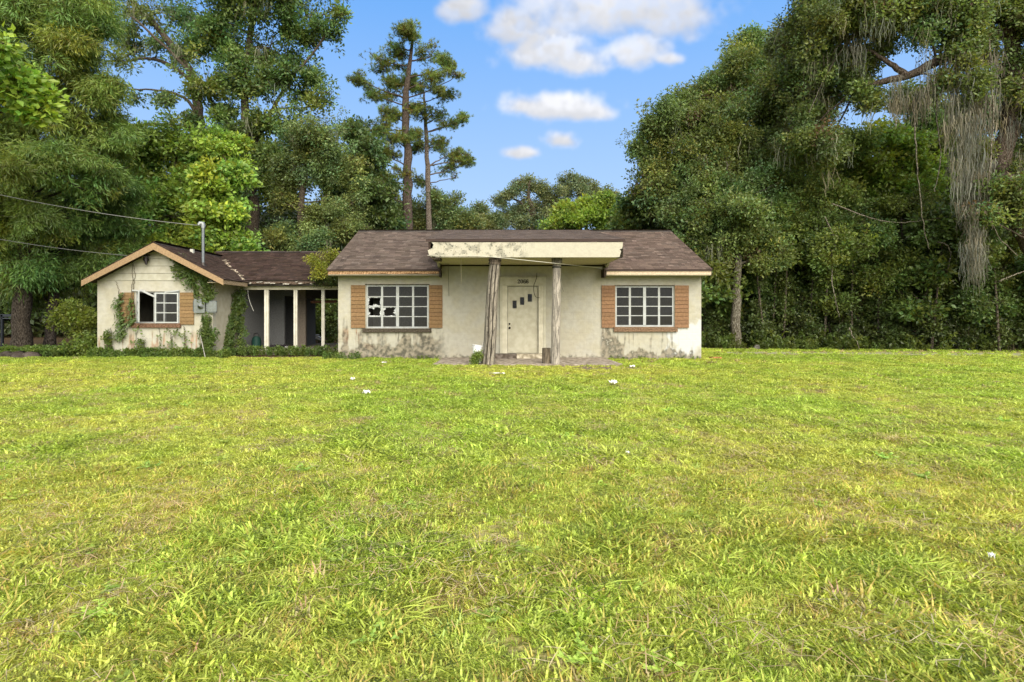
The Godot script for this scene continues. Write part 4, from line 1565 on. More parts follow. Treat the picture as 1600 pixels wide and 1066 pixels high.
# trunk: [px, py, distance, radius] from the foot up; lobes: [px, py, distance, radius in photo pixels]
func tree(called: String, label: String, cat: String, group: String, trunk: Array, lobes: Array, kind: String, tint: Color, o := {}) -> Node3D:
	var pts := []
	var rad := []
	for k in trunk.size():
		var q = trunk[k]
		var p := at(q[0], q[1], q[2])
		if k == 0:
			p.y = -0.1
		pts.push_back(p)
		rad.push_back(q[3])
	var foot: Vector3 = Vector3(pts[0].x, 0, pts[0].z)
	var t := thing(called, label, cat, foot, group)
	# a smooth, slightly wandering trunk with a flared foot
	var cv := Curve3D.new()
	for k in pts.size():
		var tan: Vector3 = (pts[mini(k + 1, pts.size() - 1)] - pts[maxi(k - 1, 0)]) / 6.0
		cv.add_point(pts[k], -tan, tan)
	var tp := []
	var tr := []
	var steps: int = (pts.size() - 1) * 7
	for s in steps + 1:
		var f := float(s) / steps * (pts.size() - 1)
		var k := mini(int(f), pts.size() - 2)
		var r: float = lerpf(rad[k], rad[k + 1], f - k)
		if s < 2:
			r *= 1.35 - 0.17 * s
		var wob := 0.25 * r
		tp.push_back(cv.samplef(f) + Vector3(rnd(-wob, wob), 0, rnd(-wob, wob)) * (0.0 if s == 0 else 1.0))
		tr.push_back(r * rnd(0.92, 1.08))
	var bark: Color = o.get("bark", Color(0.16, 0.13, 0.10))
	var st := MB.new()
	st.tube(tp, tr, 10, bark)
	part("trunk", st, M.bark, t)
	var br := MB.new()
	for l in o.get("limbs", []):
		var lc := Curve3D.new()
		for k in l.size() - 1:
			var p0 := at(l[maxi(k - 1, 0)][0], l[maxi(k - 1, 0)][1], l[maxi(k - 1, 0)][2])
			var p1 := at(l[mini(k + 1, l.size() - 2)][0], l[mini(k + 1, l.size() - 2)][1], l[mini(k + 1, l.size() - 2)][2])
			lc.add_point(at(l[k][0], l[k][1], l[k][2]), (p0 - p1) / 6.0, (p1 - p0) / 6.0)
		var lp := []
		var lr := []
		var n: int = (l.size() - 2) * 6
		for s in n + 1:
			lp.push_back(lc.samplef(float(s) / 6.0) + ball() * 0.03)
			lr.push_back(lerpf(l[l.size() - 1], l[l.size() - 1] * 0.3, float(s) / n))
		br.tube(lp, lr, 8, bark)
		for s in lp.size():
			if s > n * 0.3:
				tp.push_back(lp[s])
				tr.push_back(lr[s])
	var places := []
	var tints := []
	var mp := []
	var mt := []
	var dens: float = o.get("dens", 46.0)
	var gap: float = o.get("gap", -0.22)
	var size: float = o.get("size", 1.0)
	var flat: float = o.get("flat", 0.85)
	var moss: float = o.get("moss", 0.0)
	var every := []
	for q in lobes:
		var c := at(q[0], q[1], q[2])
		c.z += rnd(-0.8, 0.8)
		var R: float = q[3] / FOCAL * q[2]
		every.push_back([c, R, null])
		for s in int(o.get("kids", 3)):
			var e := ball()
			every.push_back([c + Vector3(e.x, e.y * 0.8, e.z) * R * rnd(0.75, 1.25), R * rnd(0.38, 0.62), c])
	for q in every:
		var c: Vector3 = q[0]
		var R: float = q[1]
		# limb from the trunk
		var best := 0
		var cost := 1e9
		for s in tp.size():
			var dd: Vector3 = c - tp[s]
			var cst := dd.length() + (1.0 * maxf(0.0, 0.25 * dd.length() - dd.y))
			if cst < cost:
				cost = cst
				best = s
		var from: Vector3 = tp[best] if q[2] == null else q[2]
		var r0: float = minf(tr[best] * 0.55, 0.035 * R + 0.03) if q[2] == null else 0.03
		var mid := (from + c) * 0.5 + Vector3(rnd(-0.2, 0.2), -0.12 * (c - from).length() * rnd(-0.3, 1.0), rnd(-0.2, 0.2))
		if c.distance_to(from) > R * 0.3:
			var bp := []
			var brd := []
			for s in 7:
				var f := s / 6.0
				bp.push_back(from.lerp(mid, f).lerp(mid.lerp(c, f), f) + (ball() * 0.04 if s else Vector3.ZERO))
				brd.push_back(lerpf(r0, 0.02, f))
			br.tube(bp, brd, 5, bark)
		for s in int(o.get("twigs", 5)):
			var e := ball()
			e.y = absf(e.y) * 0.8 + 0.05
			br.tube([c, c + e * R * 0.45 + ball() * 0.1, c + e * R * rnd(0.9, 1.3)], [0.022, 0.014, 0.006], 4, bark)
		var tone := shade_of(green(tint), 0.14)
		# boughs within the lobe carry the leaves, with gaps between them
		var subs := []
		for s in int(13 + R * 5):
			var e := ball()
			var rr := R * rnd(0.3, 0.9) * (1.0 + 0.4 * noise_a.get_noise_3d(e.x * 3 + c.x * 3, e.y * 3, e.z * 3 + c.y * 3))
			subs.push_back([c + Vector3(e.x, e.y * flat, e.z) * rr, R * rnd(0.3, 0.5), shade_of(tone, 0.24)])
		var n := int(dens * 1.9 * R * R / (size * size) + 4)
		for s in n:
			var q2 = subs[rng.randi() % subs.size()]
			var off := ball() * minf(absf(rng.randfn(0.0, 0.8)), 2.0) * float(q2[1])
			off.y *= 0.75
			var p: Vector3 = q2[0] + off
			if rng.randf() < o.get("fill", 0.62):
				off = ball() * R * minf(absf(rng.randfn(0.0, 0.62)), 1.5)
				p = c + Vector3(off.x, off.y * flat, off.z)
			p += Vector3(noise_a.get_noise_3d(p.x, p.y, p.z), noise_a.get_noise_3d(p.x + 40, p.y, p.z), noise_a.get_noise_3d(p.x, p.y + 40, p.z)) * minf(R, 1.6) * 0.7
			if noise_b.get_noise_3d(p.x, p.y, p.z) < gap - 0.1:
				continue
			if p.y < 0.15:
				continue
			var sc := size * rnd(0.6, 1.5)
			places.push_back(Transform3D(Basis.from_euler(Vector3(rnd(-0.6, 0.6) + (PI if o.get("turn", true) and rng.randf() < 0.4 else 0.0), rnd(0, TAU), rnd(-0.6, 0.6))).scaled(Vector3.ONE * sc), p))
			var col := shade_of(q2[2], 0.36)
			if rng.randf() < o.get("dead", 0.0):
				col = Color(0.16, 0.105, 0.06) * rnd(0.7, 1.2)
			tints.push_back(col)
		if moss > 0:
			for s in int(moss * R * R):
				var e := ball()
				var p := c + Vector3(e.x, -absf(e.y) * 0.6, e.z) * R * rnd(0.5, 1.0)
				mp.push_back(Transform3D(Basis(Vector3.UP, rnd(0, TAU)).scaled(Vector3.ONE * rnd(0.6, 1.5)), p))
				mt.push_back(shade_of(Color(0.21, 0.22, 0.155), 0.35))
	for m in o.get("drapes", []):
		# a curtain of moss: [px, py top, distance, width px, drop px, count]
		for s in m[5]:
			var p := at(m[0] + rnd(-1, 1) * m[3], m[1] + m[4] * pow(rng.randf(), 0.9), m[2] + rnd(-0.5, 0.5))
			mp.push_back(Transform3D(Basis(Vector3.UP, rnd(0, TAU)).scaled(Vector3(rnd(0.7, 1.2), rnd(0.8, 1.7), rnd(0.7, 1.2))), p))
			mt.push_back(shade_of(Color(0.19, 0.185, 0.145), 0.4))
	if br.v.size():
		part("branches", br, M.bark, t, "", "stuff")
	if places.size():
		crown("crown", kind, places, tints, t)
	if mp.size():
		crown("hanging_moss", "moss", mp, mt, t, "moss", "stuff")
	return t


func trees_left() -> void:
	tree("cypress_tree", "tall feathery olive-green tree filling the upper left corner", "tree", "trees left of the house",
		[[32, 560, 20.5, 0.30], [40, 400, 20.5, 0.25], [50, 200, 20.5, 0.2], [70, 0, 20.5, 0.15], [75, -120, 20.5, 0.08]],
		[[10, 30, 19.3, 62], [75, 20, 19.5, 58], [135, 30, 20, 46], [40, 105, 19.5, 56], [110, 105, 20, 52], [165, 140, 20.5, 30], [5, 190, 20, 50], [80, 190, 19.6, 50], [140, 200, 20.3, 40], [30, 262, 19.8, 50], [100, 275, 19.8, 48], [160, 270, 20.4, 36], [5, 345, 20, 50], [70, 350, 20, 46], [20, -80, 20, 70], [100, -70, 20, 60], [160, -50, 20.5, 45], [-50, 100, 20, 70], [-60, 250, 20, 70]],
		"feather", Color(0.105, 0.145, 0.036), {"turn": false, "dens": 60, "gap": -0.3, "bark": Color(0.10, 0.085, 0.07)})
	tree("maple_tree", "bright lime-green branch tips of a nearer tree at the left edge", "tree", "trees left of the house",
		[[-190, 700, 14, 0.25], [-180, 400, 14, 0.2], [-120, 150, 14, 0.12], [-90, 20, 14, 0.06]],
		[[2, 85, 14, 20], [8, 118, 14, 24], [14, 152, 14, 18], [-40, 120, 14, 45], [-90, 60, 14, 55], [-120, 150, 14, 60], [-60, 190, 14.2, 40]],
		"maple", Color(0.16, 0.225, 0.038), {"dens": 46, "gap": -0.35})
	tree("cypress_tree", "dark low-branched feathery tree behind the fern bed at left", "tree", "trees left of the house",
		[[78, 560, 21.5, 0.2], [82, 470, 21.5, 0.17], [100, 350, 22, 0.12], [110, 260, 22, 0.06]],
		[[20, 405, 21, 44], [75, 415, 21.5, 44], [130, 420, 22, 40], [185, 330, 23, 44], [185, 395, 23, 40], [40, 455, 22, 30], [130, 345, 22, 40], [170, 440, 22.5, 32], [-40, 420, 21, 50]],
		"feather", Color(0.072, 0.112, 0.03), {"turn": false, "dens": 60, "gap": -0.25, "bark": Color(0.08, 0.07, 0.06)})
	tree("oak_tree", "tall oak with forked trunk and ragged crown above the wing roof", "tree", "trees left of the house",
		[[397, 556, 30, 0.40], [395, 360, 30, 0.36], [388, 270, 30, 0.30], [385, 225, 30, 0.25], [383, 130, 30, 0.17], [398, 0, 30, 0.12], [400, -60, 30, 0.06]],
		[[330, 25, 30, 38], [390, 10, 30, 44], [450, 18, 30, 40], [300, 75, 30, 34], [355, 85, 30, 40], [418, 72, 30, 40], [478, 52, 30, 28], [505, 18, 30, 22], [330, 135, 30, 32], [388, 135, 30, 36], [440, 135, 30, 34], [484, 118, 30, 24], [518, 45, 30, 13], [528, 22, 30, 9], [500, 165, 30, 24], [458, 195, 30, 30], [408, 195, 30, 30], [350, 180, 30, 26], [400, -50, 30, 60], [330, -50, 30, 50], [470, -40, 30, 45], [400, 240, 29.4, 18], [380, 300, 29.4, 22], [372, 215, 29.4, 16], [402, 275, 29.4, 14], [430, 240, 29.5, 20], [345, 220, 29.6, 18]],
		"broad", Color(0.08, 0.115, 0.038), {"dens": 30, "gap": -0.08, "kids": 2, "fill": 0.75, "moss": 1.2, "limbs": [[[388, 240, 30], [415, 190, 30], [450, 130, 30], [490, 80, 30], [529, 28, 30], 0.13], [[389, 260, 30], [345, 180, 30], [290, 105, 30], [205, 25, 30], 0.15]]})
	tree("oak_tree", "leaning bare-limbed oak left of the forked oak, hung with moss", "tree", "trees left of the house",
		[[322, 556, 32, 0.36], [318, 300, 32, 0.3], [312, 190, 32, 0.27], [300, 120, 32, 0.22], [260, 60, 32, 0.18], [205, 0, 32, 0.14]],
		[[225, 25, 32, 36], [275, 25, 32, 34], [190, 60, 32, 24], [240, 75, 32, 24], [280, 85, 32, 20], [200, 105, 32, 18], [300, 190, 32, 20], [205, 150, 32, 12], [245, 148, 31.5, 14], [265, 160, 31.5, 10], [220, -30, 32, 40], [195, 200, 32, 20]],
		"broad", Color(0.08, 0.11, 0.04), {"dens": 22, "gap": -0.02, "kids": 1, "fill": 0.4, "moss": 4.0, "limbs": [[[312, 190, 32], [290, 155, 32], [255, 142, 32], [205, 140, 32], 0.11], [[305, 130, 32], [260, 98, 32], [215, 92, 32], [180, 105, 32], 0.12], [[314, 205, 32], [260, 195, 32], [180, 196, 32], 0.15]]})
	tree("bushy_tree", "rounded dark green broadleaf tree behind the wing gable", "tree", "trees left of the house",
		[[262, 556, 25.5, 0.2], [260, 420, 25.5, 0.17], [265, 330, 25.5, 0.12], [275, 240, 25.5, 0.06]],
		[[222, 235, 25.3, 38], [275, 222, 25.3, 38], [318, 232, 25.4, 32], [212, 290, 25.2, 38], [265, 290, 25, 38], [310, 300, 25, 34], [238, 345, 25, 36], [295, 350, 25, 34], [185, 320, 25.4, 30], [200, 380, 25, 30], [260, 385, 25, 26]],
		"broad", Color(0.125, 0.18, 0.042), {"dens": 60, "gap": -0.2})
	tree("bushy_tree", "light yellow-green broadleaf tree right behind the service mast", "tree", "trees left of the house",
		[[352, 556, 24.5, 0.16], [350, 420, 24.5, 0.13], [348, 320, 24.5, 0.1], [352, 250, 24.6, 0.05]],
		[[340, 232, 24.6, 24], [362, 262, 24.6, 24], [374, 280, 24.6, 16], [340, 290, 24.3, 26], [352, 330, 24.2, 24], [330, 345, 24, 26], [360, 368, 24, 24], [380, 388, 24, 16], [325, 380, 24, 22], [300, 310, 24.3, 22]],
		"broad", Color(0.135, 0.19, 0.036), {"dens": 62, "gap": -0.15})
	tree("drooping_oak_tree", "grey-green moss-hung oak above the breezeway roof", "tree", "trees left of the house",
		[[478, 556, 28, 0.26], [474, 420, 28, 0.22], [470, 330, 28, 0.17], [480, 240, 28, 0.1], [490, 190, 28, 0.05]],
		[[468, 230, 28, 32], [508, 215, 28, 32], [448, 272, 28, 26], [500, 272, 28, 32], [535, 250, 28, 24], [522, 322, 28, 28], [488, 330, 28, 24], [440, 312, 28, 16], [548, 300, 28.5, 24], [505, 375, 28, 26], [470, 385, 28, 22], [430, 372, 28, 24], [540, 350, 28, 24]],
		"oak", Color(0.095, 0.12, 0.045), {"dens": 56, "gap": -0.12, "moss": 3.0})
	tree("dark_tree", "dark green tree left of the pine, over the main roof's left end", "tree", "trees left of the house",
		[[577, 556, 31, 0.2], [576, 400, 31, 0.17], [572, 300, 31, 0.12], [566, 220, 31, 0.05]],
		[[556, 215, 31, 22], [578, 262, 31, 26], [555, 300, 31, 28], [598, 312, 31, 26], [588, 345, 31, 26], [548, 350, 31, 24], [540, 195, 31, 12], [610, 345, 31, 20], [575, 240, 31, 16]],
		"broad", Color(0.05, 0.075, 0.026), {"dens": 52, "gap": -0.15, "moss": 1.0})


	var backs := [
		["mid-green tree at the back, left of the wing", 60, 40.0, 235, 0.085], ["mid-green tree at the back, behind the wing's gable peak", 190, 41.0, 215, 0.095],
		["mid-green tree at the back, between the forked oak and the light green tree", 310, 42.0, 230, 0.085], ["mid-green tree at the back, behind the breezeway roof", 430, 40.0, 240, 0.10], ["mid-green tree at the back, at the left end of the main roof", 545, 41.0, 262, 0.08]]
	for b in backs:
		back_tree(b, 75.0, "back row of trees at left")


func back_tree(b: Array, half: float, group: String) -> void:
	var lobes := []
	for k in 14:
		var f := k / 13.0
		lobes.push_back([b[1] + rnd(-1, 1) * half * (1.0 - 0.5 * (1.0 - f)), lerpf(b[3], 420, f), b[2] + rnd(-1.5, 1.5), rnd(22, 36)])
	tree("back_tree", b[0], "tree", group, [[b[1], 556, b[2], 0.2], [b[1] + rnd(-8, 8), 420, b[2], 0.16], [b[1] + rnd(-12, 12), b[3] + 40, b[2], 0.1], [b[1], b[3], b[2], 0.04]],
		lobes, "broad", Color(b[4], b[4] * 1.32, b[4] * 0.36), {"dens": 36, "gap": -0.25, "size": 1.25, "kids": 2})


func trees_middle() -> void:
	tree("pine_tree", "tall pine with open crown rising over the main roof's left side", "tree", "pines behind the house",
		[[640, 556, 34, 0.34], [638, 370, 34, 0.30], [637, 260, 34, 0.25], [633, 165, 34, 0.2], [641, 95, 34, 0.12], [645, 55, 34, 0.05]],
		[[598, 92, 34, 20], [618, 72, 34, 18], [645, 62, 34, 20], [672, 82, 34, 19], [700, 108, 34, 19], [716, 125, 34, 10], [562, 132, 34, 13], [580, 148, 34, 15], [606, 140, 34, 21], [640, 120, 34, 22], [675, 128, 34, 20], [650, 165, 34, 20], [612, 178, 34, 18], [584, 190, 34, 15], [598, 205, 34, 15], [622, 220, 34, 17], [652, 205, 34, 14], [605, 245, 34, 14], [628, 270, 34, 14], [596, 280, 34, 14], [612, 306, 34, 14], [690, 145, 34, 12]],
		"needle", Color(0.095, 0.125, 0.034), {"fill": 0.6, "kids": 2, "dens": 36, "gap": -0.06, "flat": 0.75, "size": 0.85, "twigs": 4, "bark": Color(0.15, 0.12, 0.10)})
	tree("pine_tree", "thinner pine with pale trunk just right of the tall pine", "tree", "pines behind the house",
		[[674, 556, 36, 0.2], [671, 370, 36, 0.18], [668, 260, 36, 0.15], [664, 175, 36, 0.09], [662, 140, 36, 0.04]],
		[[690, 185, 36, 13], [705, 195, 36, 12], [722, 185, 36, 10], [684, 228, 36, 15], [705, 240, 36, 14], [722, 250, 36, 11], [736, 247, 36, 7], [695, 262, 36, 14], [712, 276, 36, 9], [660, 225, 36, 13], [672, 300, 36, 12], [655, 280, 36, 10]],
		"needle", Color(0.095, 0.125, 0.036), {"fill": 0.6, "kids": 2, "dens": 36, "gap": -0.06, "flat": 0.75, "size": 0.85, "twigs": 4, "bark": Color(0.26, 0.22, 0.19)})
	tree("young_oak_tree", "low dull-green oak at the foot of the two pines", "tree", "trees behind the house",
		[[655, 556, 38, 0.2], [655, 380, 38, 0.15], [660, 330, 38, 0.06]],
		[[625, 330, 38, 24], [655, 340, 38, 26], [690, 328, 38, 22], [715, 340, 38, 20], [705, 318, 38, 14], [640, 350, 38, 24], [682, 352, 38, 24], [612, 352, 37, 22], [730, 352, 38, 16]],
		"oak", Color(0.09, 0.11, 0.042), {"dens": 50, "gap": -0.15, "moss": 1.0, "size": 1.15})
	tree("young_oak_tree", "small oak between the pines and the spreading oak behind the ridge", "tree", "trees behind the house",
		[[752, 556, 42, 0.2], [752, 390, 42, 0.15], [754, 340, 42, 0.06]],
		[[752, 330, 42, 12], [742, 346, 42, 14], [762, 348, 42, 14], [776, 352, 42, 12], [755, 362, 42, 16]],
		"oak", Color(0.085, 0.10, 0.045), {"dens": 48, "gap": -0.1, "size": 1.2})
	tree("spreading_oak_tree", "grey-green spreading oak with visible limbs behind the middle of the ridge", "tree", "trees behind the house",
		[[834, 556, 47, 0.42], [834, 370, 47, 0.36], [834, 335, 47, 0.26], [825, 305, 47, 0.14], [828, 282, 47, 0.05]],
		[[785, 320, 47, 11], [798, 305, 47, 10], [800, 335, 47, 14], [812, 295, 47, 11], [828, 286, 47, 10], [842, 296, 47, 10], [852, 305, 47, 10], [820, 318, 47, 13], [845, 322, 47, 12], [862, 312, 47, 10], [872, 300, 47, 8], [866, 330, 47, 12], [815, 345, 47, 16], [850, 345, 47, 15], [786, 345, 47, 13]],
		"oak", Color(0.10, 0.115, 0.06), {"dens": 40, "gap": -0.1, "moss": 2.0, "size": 1.25, "limbs": [[[834, 345, 47], [850, 335, 47], [866, 322, 47], [872, 305, 47], 0.15], [[833, 340, 47], [815, 318, 47], [800, 310, 47], 0.14]]})
	tree("spreading_oak_tree", "airy grey oak crown behind the yellow-green tree", "tree", "trees behind the house",
		[[902, 556, 50, 0.36], [902, 370, 50, 0.3], [904, 325, 50, 0.18], [906, 285, 50, 0.05]],
		[[885, 286, 50, 9], [897, 282, 50, 9], [912, 285, 50, 9], [892, 303, 50, 11], [908, 305, 50, 11], [928, 292, 50, 8], [936, 302, 50, 8], [950, 298, 50, 6], [962, 306, 50, 6], [925, 312, 50, 10], [888, 318, 50, 10]],
		"oak", Color(0.10, 0.115, 0.06), {"dens": 38, "gap": -0.08, "moss": 2.0, "size": 1.25})
	tree("bushy_tree", "yellow-green broadleaf tree over the right half of the ridge", "tree", "trees behind the house",
		[[915, 556, 38, 0.2], [915, 400, 38, 0.15], [918, 340, 38, 0.06]],
		[[885, 330, 38, 16], [915, 322, 38, 15], [945, 328, 38, 17], [966, 332, 38, 16], [900, 345, 38, 18], [930, 346, 38, 20], [958, 350, 38, 18], [870, 350, 38, 16], [980, 345, 38, 16]],
		"broad", Color(0.155, 0.195, 0.034), {"dens": 54, "gap": -0.2, "size": 1.1})
	tree("dark_tree", "dark shrubby tree at the right end of the ridge, before the big oaks", "tree", "trees behind the house",
		[[1010, 556, 29, 0.14], [1010, 420, 29, 0.1], [1012, 350, 29, 0.05]],
		[[985, 335, 29, 18], [1005, 322, 29, 20], [1000, 350, 29, 24], [1030, 345, 29, 26], [975, 352, 29, 16], [1040, 380, 28, 26], [1070, 370, 28, 26]],
		"broad", Color(0.075, 0.10, 0.03), {"dens": 52, "gap": -0.2})


func trees_right() -> void:
	tree("live_oak_tree", "live oak right of the house with pale trunk, crown bulging over the roof end", "tree", "trees right of the house",
		[[1150, 560, 23.6, 0.23], [1150, 470, 23.6, 0.17], [1152, 370, 23.8, 0.16], [1140, 280, 24, 0.12], [1125, 210, 24.5, 0.06]],
		[[1055, 195, 26, 42], [1030, 235, 26, 36], [1032, 290, 25.5, 34], [1085, 240, 25.5, 48], [1095, 180, 26, 42], [1125, 220, 25, 46], [1075, 300, 25, 42], [1120, 290, 24.6, 44], [1165, 250, 24.8, 46], [1050, 345, 25, 30], [1105, 345, 24.4, 34], [1160, 310, 24.4, 38], [1020, 205, 26, 22], [1100, 385, 24, 34], [1060, 390, 25, 28], [1185, 400, 24, 28], [1120, 425, 24.2, 22], [1148, 335, 23.0, 26], [1165, 370, 23.2, 22], [1135, 300, 23.2, 26], [1150, 130, 26.5, 40], [1115, 140, 26.5, 30], [1185, 180, 26, 46]],
		"oak", Color(0.10, 0.125, 0.042), {"dens": 62, "gap": -0.25, "moss": 1.6, "dead": 0.02, "bark": Color(0.27, 0.25, 0.20)})
	tree("live_oak_tree", "high live oak behind, its crown the peak against the sky at right", "tree", "trees right of the house",
		[[1235, 556, 29, 0.4], [1233, 380, 29, 0.35], [1228, 250, 29, 0.26], [1220, 150, 29, 0.12], [1215, 90, 29, 0.05]],
		[[1140, 118, 29, 30], [1170, 98, 29, 34], [1205, 90, 29, 40], [1240, 70, 29, 42], [1180, 150, 28.5, 44], [1230, 140, 28, 48], [1215, 200, 27.5, 46], [1270, 180, 27, 44], [1255, 240, 26.5, 46], [1200, 250, 26.5, 44], [1310, 250, 26, 34], [1220, 300, 26, 44], [1280, 300, 25.6, 42], [1245, 345, 25, 38]],
		"oak", Color(0.105, 0.135, 0.040), {"dens": 58, "gap": -0.22, "moss": 1.4, "dead": 0.03})
	tree("live_oak_tree", "huge old oak at the right edge, trailing grey moss from long limbs", "tree", "trees right of the house",
		[[1690, 600, 20.5, 0.55], [1650, 440, 20.5, 0.40], [1600, 360, 20.5, 0.34], [1566, 270, 20.5, 0.31], [1577, 200, 20.5, 0.28], [1584, 130, 20.5, 0.25], [1574, 40, 20.5, 0.22], [1560, -60, 20.5, 0.18], [1550, -140, 20.5, 0.08]],
		[[1250, 35, 22, 40], [1295, 20, 21, 50], [1265, 95, 22, 46], [1310, 80, 21.5, 48], [1345, 30, 21, 46], [1285, 150, 22, 40], [1262, 205, 22, 38], [1330, 165, 22, 18], [1395, 20, 20.5, 40], [1370, 80, 21, 24], [1440, 15, 20.5, 40], [1490, 20, 20.5, 44], [1540, 15, 20.5, 40], [1595, 40, 20.5, 36], [1430, 60, 20.5, 18], [1480, 70, 20.5, 24], [1520, 70, 20.5, 26], [1600, 110, 20.6, 30], [1590, 180, 20.8, 26], [1620, 260, 20.6, 40], [1300, 225, 22, 30], [1340, -50, 21, 60], [1430, -50, 20.5, 60], [1530, -50, 20.5, 60], [1250, -30, 22, 44], [1660, 60, 20.5, 60], [1680, 180, 20.5, 60], [1590, 335, 20.1, 22], [1604, 255, 20.1, 20], [1560, 300, 20.0, 14], [1570, 150, 20.1, 18], [1585, 90, 20.0, 22], [1505, 140, 19.9, 15], [1530, 230, 19.9, 15], [1488, 100, 20.0, 16], [1545, 300, 19.9, 14], [1518, 345, 19.9, 11], [1470, 130, 20.1, 10]],
		"oak", Color(0.09, 0.115, 0.040), {"dens": 54, "gap": -0.14, "moss": 7.0, "dead": 0.03, "bark": Color(0.18, 0.145, 0.115),
		"limbs": [[[1572, 50, 20.5], [1529, 60, 20.4], [1469, 93, 20.3], [1416, 118, 20.5], [1340, 137, 21], 0.27], [[1416, 118, 20.5], [1385, 95, 20.6], [1350, 75, 21], 0.12], [[1575, 30, 20.5], [1480, 28, 20.5], [1380, 45, 20.8], [1290, 70, 21.5], 0.22], [[1575, 190, 20.5], [1605, 120, 20.6], [1630, 40, 20.6], 0.2]],
		"drapes": [[1500, 30, 19.9, 10, 260, 27], [1522, 60, 19.8, 9, 330, 42], [1535, 110, 19.9, 7, 250, 27], [1512, 170, 19.7, 8, 180, 24], [1487, 60, 20.0, 7, 150, 14], [1552, 40, 19.9, 8, 160, 15], [1420, 118, 20.3, 24, 50, 15], [1455, 60, 20.2, 12, 110, 13], [1525, 320, 19.8, 7, 100, 15], [1360, 20, 20.8, 40, 60, 18], [1585, 180, 20.2, 14, 150, 14]]})
	tree("bushy_tree", "bright green tree in the gap under the long limb", "tree", "trees right of the house",
		[[1405, 556, 25.5, 0.2], [1404, 400, 25.5, 0.16], [1400, 280, 25.5, 0.08]],
		[[1352, 232, 26, 26], [1385, 222, 26, 24], [1405, 245, 26, 28], [1365, 265, 25.5, 30], [1420, 290, 25, 32], [1385, 300, 25, 30], [1340, 275, 26, 24], [1440, 255, 25.5, 22]],
		"broad", Color(0.135, 0.18, 0.036), {"dens": 48, "gap": -0.12})
	tree("dark_tree", "dark glossy tree behind the moss curtain", "tree", "trees right of the house",
		[[1455, 556, 27, 0.24], [1455, 380, 27, 0.2], [1455, 240, 27, 0.14], [1455, 150, 27, 0.05]],
		[[1430, 160, 27, 28], [1465, 140, 27, 32], [1490, 180, 27, 32], [1440, 200, 27, 28], [1475, 230, 26.5, 32], [1510, 260, 26, 34], [1460, 290, 26, 30], [1550, 180, 26, 34], [1560, 250, 25.5, 34], [1600, 230, 25, 40], [1590, 320, 24.5, 40], [1540, 330, 24.5, 36], [1500, 340, 24.5, 34]],
		"broad", Color(0.06, 0.085, 0.03), {"dens": 46, "gap": -0.1, "moss": 1.5})
	for b in [["tall tree at the back of the right wood, nearest the house", 1060, 33.0, 270, 0.08], ["tall tree at the back of the right wood, behind the pale oak trunk", 1150, 34.0, 235, 0.085], ["tall tree at the back of the right wood, under the sky gap", 1330, 33.0, 262, 0.09], ["tall tree at the back of the right wood, behind the bright green tree", 1430, 32.0, 235, 0.075], ["tall tree at the back of the right wood, at the picture's right edge", 1560, 30.0, 230, 0.085]]:
		back_tree(b, 70.0, "back row of trees at right")
	# the understorey along the right wood edge
	var under := [
		[1105, 24.2, 440, 330, "leafy understorey tree behind the right end of the house", 0.075],
		[1195, 24.6, 430, 350, "understorey tree just right of the pale oak trunk", 0.085],
		[1255, 24.2, 430, 340, "understorey tree leaning over thin stems in the right wood", 0.075],
		[1300, 23.6, 420, 330, "dense understorey tree under the high live oak", 0.09],
		[1350, 23.0, 430, 330, "vine-wrapped understorey tree left of the moss curtain's foot", 0.07],
		[1410, 22.6, 430, 340, "understorey tree below the bright green tree", 0.08],
		[1470, 22.2, 430, 350, "understorey tree at the left side of the moss curtain", 0.068],
		[1530, 21.8, 440, 380, "understorey tree below the moss curtain", 0.075],
		[1590, 21.6, 440, 380, "understorey tree at the right edge under the leaning trunk", 0.085],
		[1650, 21.6, 430, 360, "understorey tree just outside the right edge", 0.08]]
	for u in under:
		var lobes := []
		for k in 13:
			lobes.push_back([u[0] + rnd(-34, 34), lerpf(u[2] + 55, u[3], k / 12.0) + rnd(-8, 8), u[1] + rnd(-0.4, 1.6), rnd(20, 32)])
		tree("understorey_tree", u[4], "tree", "understorey trees of the right wood",
			[[u[0] + rnd(-8, 8), 560, u[1] + 0.6, 0.07], [u[0] + rnd(-14, 14), 470, u[1] + 0.6, 0.055], [u[0], u[2] - 30, u[1] + 0.6, 0.045], [u[0] + rnd(-10, 10), u[3], u[1] + 0.6, 0.02]],
			lobes, ["broad", "oak"][rng.randi() % 2], Color(u[5] * 0.95, u[5] * 1.3, u[5] * 0.36), {"dens": 38, "gap": -0.1, "kids": 2, "bark": Color(0.12, 0.1, 0.08)})
	var poles := [
		["slim dark sapling stem, first right of the pale oak trunk", 1178, 24.0], ["slim sapling stem forking low, second right of the pale oak trunk", 1196, 23.8], ["leaning dark sapling, third right of the pale oak trunk", 1206, 24.4], ["straight sapling before the dark gap in the right wood", 1224, 23.9],
		["thin sapling at the middle of the right wood edge", 1262, 23.6], ["sapling with pale stem left of the vine thicket", 1288, 23.4], ["dark sapling behind the vine thicket in the right wood", 1330, 23.2], ["sapling stem hung with leaves below the bright green tree", 1372, 22.9],
		["stem wrapped in leafy vine, left of the moss curtain's foot", 1455, 22.0], ["stem at the right edge wrapped in leafy vine", 1562, 21.3]]
